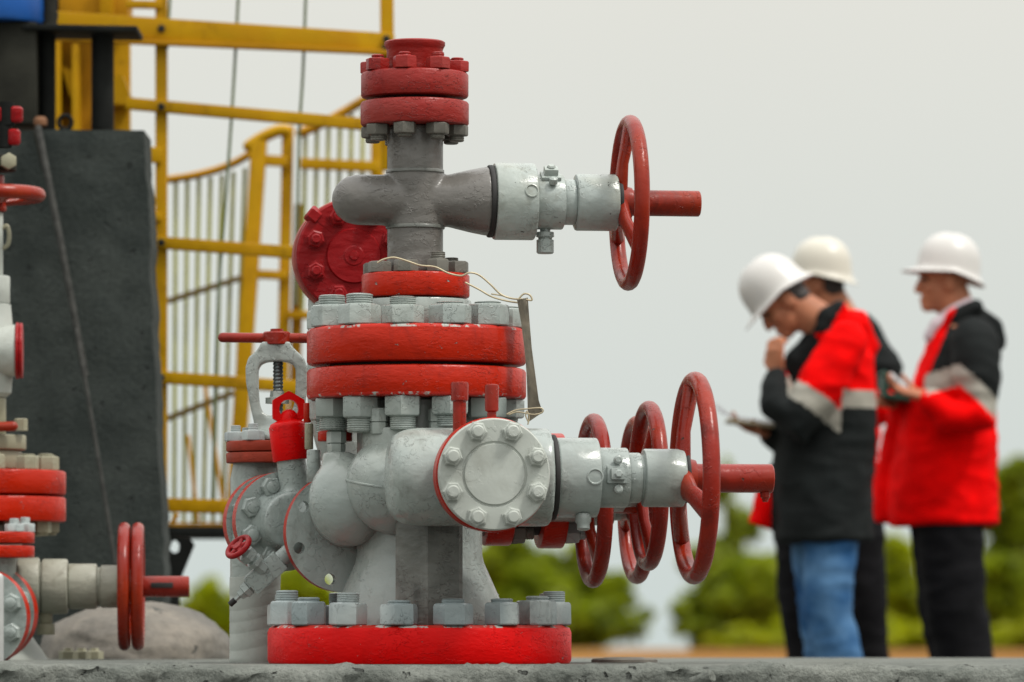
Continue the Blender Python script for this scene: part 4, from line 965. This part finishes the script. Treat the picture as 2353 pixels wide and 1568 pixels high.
tree('dark bushy tree below the stem of the largest red handwheel', 1640, 120, [(1612, 1385, 62, 70), (1720, 1350, 95, 80), (1640, 1455, 80, 45), (1800, 1410, 90, 80)], 3400, M_leafd)
tree('mid green tree between the two standing workers in red jackets', 2050, 124, [(2050, 1275, 60, 65), (2020, 1350, 80, 70), (2075, 1400, 90, 90), (1990, 1400, 80, 80)], 2600, M_leafy)
tree('olive tree at the right edge behind the rightmost worker', 2360, 122, [(2352, 1140, 70, 85), (2330, 1250, 85, 80), (2340, 1360, 110, 90), (2320, 1430, 110, 60)], 3600, M_leafd)
tree('paler olive tree behind the black trousers of the rightmost worker', 2240, 128, [(2230, 1350, 80, 80), (2180, 1420, 90, 70), (2280, 1420, 80, 70)], 2800, M_leafp)
for (px, w_, d, lb) in ((1810, 150, 112, 'low yellow green bush left of the blue jeans'), (2060, 130, 110, 'low yellow green bush between the trouser legs of two workers'), (2310, 130, 112, 'low yellow green bush at the right edge')):
    tree(lb, px, d, [(px-w_*0.5, 1474, w_*0.7, 30), (px+w_*0.4, 1462, w_*0.7, 42)], 2600, M_leafb, 0.11, 'bush', 'low bushes at the field edge', 'bush')

# ------------------------------------------------------------------ people
M_skin = plain('skin', (0.37, 0.145, 0.075), 0.55, 0.15, 18, spec=0.25); M_hair = plain('dark_hair', (0.018, 0.013, 0.010), 0.6, 0.3, 60)
M_hat = plain('helmet_plastic', (0.52, 0.505, 0.48), 0.35, 0.03, 6); M_hat2 = plain('cream_helmet_plastic', (0.52, 0.495, 0.42), 0.35, 0.05, 6)
M_jred = plain('red_jacket_cloth', (0.70, 0.001, 0.001), 0.8, 0.18, 9, 0.9, 22, spec=0.05); M_jblk = plain('black_jacket_cloth', (0.007, 0.009, 0.009), 0.8, 0.3, 9, 0.9, 22, spec=0.15)
M_refl = plain('reflective_tape', (0.30, 0.285, 0.24), 0.5, 0.1, 20); M_jean = plain('blue_denim', (0.016, 0.085, 0.23), 0.85, 0.3, 6, 0.5, 40, c2=(0.10, 0.21, 0.36), spec=0.1)
M_trou = plain('black_trouser_cloth', (0.005, 0.005, 0.006), 0.85, 0.3, 9, 0.5, 25, spec=0.12); M_shirt = plain('pale_shirt_cloth', (0.50, 0.42, 0.45), 0.8, 0.08)
M_shoe = plain('black_leather', (0.012, 0.011, 0.010), 0.4); M_eye = plain('dark_eye', (0.02, 0.015, 0.012), 0.2)
M_green = plain('green_folder', (0.004, 0.055, 0.035), 0.5); M_paper = plain('paper', (0.75, 0.76, 0.78), 0.8, 0.03); M_board = plain('clipboard', (0.33, 0.27, 0.17), 0.5)
def hframe(c, fwd, up):
    x = Vector(fwd).normalized(); z = Vector(up); z = (z-x*z.dot(x)).normalized(); y = z.cross(x)
    M = Matrix((x, y, z)).transposed().to_4x4(); M.translation = Vector(c); return M @ Matrix.Diagonal((0.93, 0.93, 0.93, 1))
def head_shapes(bm, H, neck):
    ball(bm, (-0.012, 0, 0.03), (0.100, 0.076, 0.100), H); ball(bm, (0.028, 0, -0.045), (0.066, 0.062, 0.088), H)
    ball(bm, (0.066, 0, -0.108), (0.030, 0.028, 0.024), H); ball(bm, (0.080, 0, 0.018), (0.020, 0.050, 0.014), H)
    ball(bm, (0.088, 0, -0.078), (0.013, 0.024, 0.007), H); ball(bm, (0.088, 0, -0.090), (0.011, 0.020, 0.007), H)
    for s in (-1, 1): ball(bm, (-0.010, s*0.076, -0.018), (0.028, 0.012, 0.036), H, 14, 10); ball(bm, (0.058, s*0.040, -0.035), (0.03, 0.022, 0.028), H, 14, 10)
    tube(bm, [H @ Vector((0.088, 0, 0.008)), H @ Vector((0.104, 0, -0.025)), H @ Vector((0.108, 0, -0.042))], [0.009, 0.012, 0.014], 10)
    tube(bm, [H @ Vector((-0.025, 0, -0.04)), neck], [(0.066, 0.060), (0.072, 0.064)], 18)
def hand_shapes(bm, o, fdir, pn, curl=0.5, side=1, sc_=1.0):
    """palm and five bent fingers; fdir along fingers, pn palm normal (curl direction)"""
    f = Vector(fdir).normalized(); n = Vector(pn); n = (n-f*n.dot(f)).normalized(); s = f.cross(n)*side
    o = Vector(o); tube(bm, [o, o+f*0.045*sc_, o+f*0.085*sc_], [(0.017, 0.030), (0.016, 0.040), (0.012, 0.040)], 14, side=s)
    for i, ln in enumerate((0.068, 0.078, 0.072, 0.056)):
        p = o+f*0.083*sc_+s*(0.031-0.021*i)*sc_; a = 0.0; pl = [p-f*0.015]
        for k, seg in enumerate((0.45, 0.32, 0.23)):
            a += curl*(0.6 if k == 0 else 1.0); p = p+(f*math.cos(a)+n*math.sin(a))*ln*seg*sc_; pl.append(p)
        tube(bm, pl, [0.0095, 0.0095, 0.0088, 0.0078], 10)
    p = o+f*0.02*sc_+s*0.030*sc_; tube(bm, [p, p+(f*0.5+s*0.7+n*0.35)*0.04, p+(f*0.85+s*0.55+n*0.6)*0.068], [0.013, 0.0115, 0.009], 10)
def helmet_mesh(mat, front=0.052, back=0.018):
    """hard hat in head frame: +X front"""
    bm = bmesh.new(); nA = 48; rows = []
    def rim(a, ex, ey, z): return Vector((ex*math.cos(a)-0.012, ey*math.sin(a), z))
    prof = [(1.0, 0.050, 1), (1.0, 0.054, 0.5), (1.0, 0.058, 0.06), (0.985, 0.075, 0), (0.955, 0.105, 0), (0.885, 0.135, 0), (0.77, 0.160, 0), (0.60, 0.180, 0), (0.40, 0.193, 0), (0.2, 0.1995, 0)]
    for (s, z, br) in prof:
        row = []
        for k in range(nA):
            a = 2*math.pi*k/nA; c = max(0, math.cos(a)); b_ = back+(front-back)*c**1.5+0.006
            ex, ey = 0.128*s+br*b_, 0.108*s+br*(0.016)
            zz_ = z-br*(0.012*c+0.02*max(0, -math.cos(a))) - (0.018*max(0, -math.cos(a)) if br or s > 0.98 else 0)
            rd = 0.0035*max(0, math.cos(3*math.asin(max(-1, min(1, math.sin(a))))))*(1 if br == 0 else 0)
            row.append(bm.verts.new(rim(a, ex, ey, zz_+rd)))
        rows.append(row)
    tp = bm.verts.new((-0.012, 0, 0.2015))
    for a, b in zip(rows, rows[1:]):
        for k in range(nA): bm.faces.new((a[k], a[(k+1) % nA], b[(k+1) % nA], b[k]))
    for k in range(nA): bm.faces.new((rows[-1][k], rows[-1][(k+1) % nA], tp))
    bmesh.ops.recalc_face_normals(bm, faces=bm.faces); bmesh.ops.solidify(bm, geom=list(bm.faces), thickness=0.004)
    return fin(bm, mat, 50)
def hair_mesh(H):
    bm = bmesh.new(); ball(bm, (-0.022, 0, 0.025), (0.098, 0.0795, 0.098), H); ball(bm, (-0.055, 0, -0.035), (0.055, 0.068, 0.055), H)
    return blend(bm, 0.006, 3, M_hair)
def recolor(me, fn):
    for p in me.polygons: p.material_index = fn(p.center)
def cloth(me, amt, sc_, seed):
    nn = [v.normal.copy() for v in me.vertices]; co = []
    for v, n_ in zip(me.vertices, nn):
        p = v.co*sc_+Vector((seed, 0, 0)); k = noise.noise(p)+0.5*noise.noise(p*2.3); r = 1-abs(noise.noise(Vector((p.x*1.2, p.y*1.2, p.z*2.6))))*2
        co.extend(v.co+n_*((k*0.7+max(0, r)*0.5)*amt))
    me.vertices.foreach_set('co', co); me.update()
def person(label, d, q, headc, fwd, up, neckp, hat, hands, torso, arms, legs, zones, trous, jmats, bald=False, body_arm=None, seed=1, extra=None, collar=None):
    s_ = lambda x: S(x, d)
    root = thing('person', label, 'person', (q(*legs[0][-1][:2]).x, d-DF, -0.25))
    H = hframe(headc, fwd, up)
    bm = bmesh.new(); head_shapes(bm, H, neckp)
    pel = q(*torso[0][:2]); chest = q(*torso[-2][:2])
    tube(bm, [neckp+Vector((0, 0, 0.02)), neckp.lerp(chest, 0.5), chest], [0.06, (0.09, 0.13), (0.11, 0.16)], 18)
    tube(bm, [chest, (chest+pel)/2, pel+Vector((0, 0, 0.12))], [(0.11, 0.16), (0.10, 0.14), (0.11, 0.15)], 18)
    for lg in legs:
        pl = [q(*a[:2], a[3]) for a in lg]; tube(bm, [pel+Vector((0, pl[0].y-pel.y, 0.14))]+pl[:-1]+[Vector((pl[-1].x, pl[-1].y, -0.17))], [0.085]+[0.075, 0.06, 0.05][:len(pl)-1]+[0.045]*(1+max(0, len(pl)-4)), 14)
    for am in arms:
        pl = [q(*a[:2], a[3]) for a in am]; rr = [0.05]+[0.042]*(len(pl)-2)+[0.028]; tube(bm, pl, rr, 12)
    for am, hd in zip(arms, hands):
        if hd: w_ = q(*am[-1][:2], am[-1][3]); hand_shapes(bm, w_+Vector(hd[0])*0.01, hd[0], hd[1], hd[2], hd[3]); tube(bm, [w_-Vector(hd[0]).normalized()*0.03, w_+Vector(hd[0]).normalized()*0.02], [0.028, 0.024], 12)
    body = obj('body', blend(bm, 0.0055, 2, M_skin), root)
    for s in (-1, 1):
        bm = bmesh.new(); ball(bm, (0.083, s*0.031, 0.002), (0.012, 0.014, 0.009), H, 12, 8); obj('eye', fin(bm, M_eye), body)
    if not bald: obj('hair', hair_mesh(H), body)
    he = obj('helmet', helmet_mesh(hat), root, H @ Matrix.Translation((0, 0, -0.026)) @ Matrix.Rotation(R(extra or 0), 4, 'Y') @ Matrix.Diagonal((1.03, 1.05, 1.06, 1)))
    if collar: 
        bm = bmesh.new(); tube(bm, [Vector(c_) for c_ in collar], [(0.026, 0.05)]*len(collar), 14); obj('shirt_collar', blend(bm, 0.006, 2, M_shirt), root)
    # jacket
    bm = bmesh.new(); pl = [q(*a[:2]) for a in torso]
    tube(bm, pl, [(s_(a[2]), a[3]) for a in torso], 28, cap=False)
    for am in arms: tube(bm, [q(*a[:2], a[3]) for a in am[:-1]]+[q(*am[-2][:2], am[-2][3]).lerp(q(*am[-1][:2], am[-1][3]), 0.75)], [s_(a[2]) for a in am[:-1]]+[s_(am[-1][2])], 18)
    if jmats[1]: jmats[1](bm)
    me = blend(bm, 0.009, 4, jmats[0]); cloth(me, 0.012, 6, seed); recolor(me, zones); obj('jacket', me, root)
    # trousers
    bm = bmesh.new()
    for lg in legs: tube(bm, [q(*a[:2], a[3]) for a in lg], [(s_(a[2]), min(s_(a[2]), 0.098)) for a in lg], 18)
    tube(bm, [pel+Vector((0, 0, 0.22)), pel+Vector((0, 0, 0.10))], [(s_(torso[0][2])*0.7, torso[0][3]*0.7)]*2, 18)
    me = blend(bm, 0.010, 4, trous); cloth(me, 0.011, 6, seed+5)
    tro = obj('trousers', me, root)
    for lg in legs:
        a = lg[-1]; p = q(a[0], a[1], a[3]); bm = bmesh.new()
        tube(bm, [Vector((p.x+0.03, p.y, -0.205)), Vector((p.x-0.07, p.y, -0.213)), Vector((p.x-0.18, p.y, -0.222))], [(0.045, 0.042), (0.038, 0.045), (0.026, 0.04)], 14)
        tube(bm, [Vector((p.x, p.y, -0.20)), Vector((p.x, p.y, -0.12))], [0.045, 0.05], 14); obj('shoe', blend(bm, 0.009, 3, M_shoe), root)
    return root
# worker with blue jeans, chin in hand
dA = 19.0
def qA(px, py, dd=0.0): v = P(px, py, dA); v.y += dd; return v
fA = Vector((-0.715, -0.10, -0.69)); uA = Vector((-0.70, 0, 0.715))
def zA(c):
    px = CX+c.x*12000/dA; py = HZ-(c.z-CAMZ)*12000/dA; near = c.y-(dA-DF)
    if near < -0.12 and px < 1925 and py > 770:
        s = ((px-1853)*(-70)+(py-927)*105)/126.0
        if px < 1802: return 1
        if abs(s) < 22: return 2
        return 0 if s < 0 else 1
    if px < 1772 and py > 1090: return 0
    if px < 1945-(py-690)*0.62 and py < 930: return 1
    if py < 903-(px-1930)*0.02: return 0
    if py < 944-(px-1930)*0.02: return 2
    return 1
def hoodA(bm):
    tube(bm, [qA(1905, 738, -0.08), qA(1960, 748, -0.03), qA(1985, 800, 0.0), qA(1975, 850, 0)], [S(30, dA), S(42, dA), S(34, dA), S(20, dA)], 16)
    tube(bm, [qA(1925, 712, -0.09), qA(1888, 760, -0.10), qA(1856, 825, -0.06)], [S(17, dA), S(19, dA), S(24, dA)], 14)
    tube(bm, [qA(1880, 778, 0.0), qA(1838, 832, -0.03), qA(1818, 930, 0.0)], [S(28, dA), S(36, dA), S(42, dA)], 14)
    tube(bm, [qA(1800, 1080, 0.04), qA(1768, 1140, 0.04), qA(1748, 1208, 0.04)], [(S(30, dA), 0.06), (S(32, dA), 0.06), (S(30, dA), 0.06)], 14, cap=False)
person('worker in blue jeans and red black jacket reading papers, hand on chin', dA, qA, qA(1794, 692), fA, uA, qA(1900, 752), M_hat,
       [((-0.15, -0.1, 1), (0.55, 0.6, 0.2), 0.75, 1), ((-0.95, -0.15, 0.25), (0.1, -0.2, 1), 0.45, -1)],
       [(1893, 1244, 112, 0.21), (1890, 1120, 114, 0.20), (1897, 1000, 116, 0.19), (1912, 900, 104, 0.19), (1928, 820, 76, 0.20), (1925, 768, 46, 0.11)],
       [[(1935, 795, 50, -0.20), (1880, 890, 54, -0.25), (1818, 985, 50, -0.25), (1778, 938, 40, -0.22), (1784, 868, 33, -0.12)],
        [(1905, 800, 48, 0.18), (1860, 920, 48, 0.22), (1835, 1010, 42, 0.16), (1800, 1010, 36, 0.05), (1768, 998, 30, 0.0)]],
       [[(1906, 1230, 64, -0.09), (1898, 1390, 53, -0.10), (1926, 1520, 52, -0.09), (1942, 1640, 50, -0.09)], [(1884, 1230, 64, 0.10), (1886, 1390, 50, 0.09), (1900, 1520, 46, 0.10), (1912, 1640, 46, 0.10)]],
       zA, M_jean, ([M_jred, M_jblk, M_refl], hoodA), seed=2)
# worker on the right with a green folder
dR = 19.6
def qR(px, py, dd=0.0): v = P(px, py, dR); v.y += dd; return v
def zR(c):
    px = CX+c.x*12000/dR; py = HZ-(c.z-CAMZ)*12000/dR; near = c.y-(dR-DF)
    band = 890-(px-2120)*0.30 if px < 2190 else 869+(px-2190)*0.95
    if px > 2252 and near > -0.16: band = 888
    front = 2200-(py-690)*0.42
    if abs(py-band) < 24 and px > 2118: return 2
    if py < band and px > front: return 1
    return 0
def hoodR(bm):
    tube(bm, [qR(2240, 735, -0.03), qR(2280, 755, 0), qR(2292, 790, 0)], [S(30, dR), S(25, dR), S(20, dR)], 14)
    tube(bm, [qR(2238, 708, -0.08), qR(2190, 730, -0.09), qR(2150, 765, -0.06)], [S(15, dR), S(15, dR), S(16, dR)], 12)
    tube(bm, [qR(2075, 950, 0.08), qR(2052, 1080, 0.08), qR(2046, 1200, 0.08)], [(S(34, dR), 0.06), (S(36, dR), 0.06), (S(36, dR), 0.06)], 14, cap=False)
person('worker in red and black jacket and black trousers holding a green folder at the right', dR, qR, qR(2168, 642), (-1, -0.12, -0.03), (0.03, 0, 1), qR(2205, 735), M_hat,
       [((-1, -0.1, 0.25), (0.1, -0.3, 1), 0.5, 1), ((-1, -0.1, 0.1), (0.1, -0.3, 1), 0.5, -1)],
       [(2170, 1206, 126, 0.20), (2168, 1090, 124, 0.20), (2180, 970, 108, 0.19), (2200, 860, 92, 0.19), (2212, 785, 76, 0.19), (2210, 735, 42, 0.10)],
       [[(2228, 790, 54, -0.19), (2235, 880, 52, -0.24), (2232, 958, 48, -0.25), (2165, 965, 42, -0.26), (2112, 918, 28, -0.24)],
        [(2200, 790, 50, 0.19), (2190, 930, 46, 0.22), (2140, 975, 40, 0.16), (2090, 970, 34, 0.06), (2062, 930, 26, 0.0)]],
       [[(2178, 1200, 78, -0.09), (2190, 1390, 70, -0.09), (2215, 1520, 64, -0.09), (2228, 1630, 58, -0.09)], [(2165, 1200, 70, 0.10), (2180, 1390, 66, 0.10), (2205, 1520, 60, 0.10), (2215, 1630, 56, 0.10)]],
       zR, M_trou, ([M_jred, M_jblk, M_refl], hoodR), bald=True, seed=4, extra=-8, collar=[qR(2222, 702, -0.035), qR(2190, 718, -0.05), qR(2150, 748, -0.05), qR(2136, 775, -0.04)])
# worker behind
dB = 20.6
def qB(px, py, dd=0.0): v = P(px, py, dB); v.y += dd; return v
def zB(c):
    py = HZ-(c.z-CAMZ)*12000/dB; px = CX+c.x*12000/dB
    return 0 if (px < 1925 and py < 715) or (py > 905 and px > 1990) or (px < 1790 and py > 1100) else 1
person('worker in cream helmet and dark jacket half hidden behind the worker in jeans', dB, qB, qB(1880, 648), (-0.95, 0.25, -0.1), (-0.08, 0, 1), qB(1925, 720), M_hat2,
       [((-1, 0, 0.3), (0, 0, 1), 0.5, 1), ((-1, 0, 0.2), (0, 0, 1), 0.5, -1)],
       [(1905, 1190, 100, 0.20), (1910, 1080, 104, 0.20), (1925, 960, 100, 0.19), (1945, 860, 90, 0.19), (1950, 785, 72, 0.19), (1935, 730, 42, 0.10)],
       [[(1965, 775, 50, -0.19), (2015, 860, 50, -0.24), (2005, 950, 44, -0.25), (1940, 975, 38, -0.26), (1890, 960, 26, -0.24)],
        [(1930, 785, 46, 0.19), (1930, 920, 44, 0.22), (1900, 990, 38, 0.16), (1860, 985, 32, 0.06), (1830, 970, 24, 0.0)]],
       [[(1965, 1190, 58, -0.11), (1982, 1390, 50, -0.11), (1990, 1520, 46, -0.11), (1995, 1620, 44, -0.11)], [(1835, 1190, 58, 0.12), (1845, 1390, 50, 0.12), (1862, 1520, 44, 0.12), (1870, 1620, 44, 0.12)]],
       zB, M_trou, ([M_jred, M_jblk, M_refl], None), seed=6, extra=-6)
bm = bmesh.new(); ball(bm, (0, 0, 0), (0.003, 0.028, 0.024)); 
# held papers
cb = thing('clipboard', 'clipboard with curled paper held by the worker in blue jeans', 'clipboard', qA(1705, 965, -0.02))
bm = bmesh.new(); rows = []
for (px, py) in ((1643, 932), (1665, 950), (1690, 960), (1720, 966), (1750, 968), (1772, 972)): rows.append([bm.verts.new(qA(px, py, dd)) for dd in (-0.13, -0.02, 0.10)])
for a, b in zip(rows, rows[1:]):
    for k in range(2): bm.faces.new((a[k], a[k+1], b[k+1], b[k]))
bmesh.ops.solidify(bm, geom=list(bm.faces), thickness=0.004); obj('paper_sheet', fin(bm, M_paper, 60), cb)
beam('board', qA(1668, 968, -0.015), qA(1776, 982, -0.015), S(7, dA), 0.23, cb, M_board)
gf = thing('folder', 'dark green folder with white pages held by the rightmost worker', 'folder', qR(2052, 905))
beam('cover', qR(2022, 858, -0.02), qR(2085, 918, -0.02), S(12, dR), 0.24, gf, M_green)
beam('cover', qR(2024, 912, -0.02), qR(2088, 920, -0.02), S(12, dR), 0.24, gf, M_green)
beam('pages', qR(2040, 862, -0.02), qR(2078, 898, -0.02), S(9, dR), 0.21, gf, M_paper)
beam('spine', qR(2030, 866, -0.02), qR(2030, 912, -0.02), S(14, dR), 0.23, gf, M_green)

# ------------------------------------------------------------------ small things on the slab
pi_ = thing('pipe_cover', 'low flat round concrete cover lying on the slab right of the red base flange', 'cover', P(1435, 1525, 12.3))
pi_.location.z = 0; WM[pi_] = Matrix.Translation(pi_.location)
turned('cover_disc', pi_, frame((P(1435, 0, 12.3).x, 0.3, 0.001), UP), [(0, 0.078), (0.006, 0.078), (0.009, 0.074), (0.010, 0.05), (0.012, 0.045), (0.0125, 0)], M_mound, 40)
st_ = obj('steel_stub', None or (lambda: (lambda b: (lathe(b, [(0, 0.014), (0.05, 0.014), (0.053, 0.011), (0.053, 0)], 18), fin(b, M_slab, 40))[1])(bmesh.new()))(), None, frame((P(1590, 0, 11.36).x, -0.672, -0.040), (0.8, -0.45, 0.3)))
tag(st_, 'short cut steel stub poking out of the slab face on the right', 'stub')
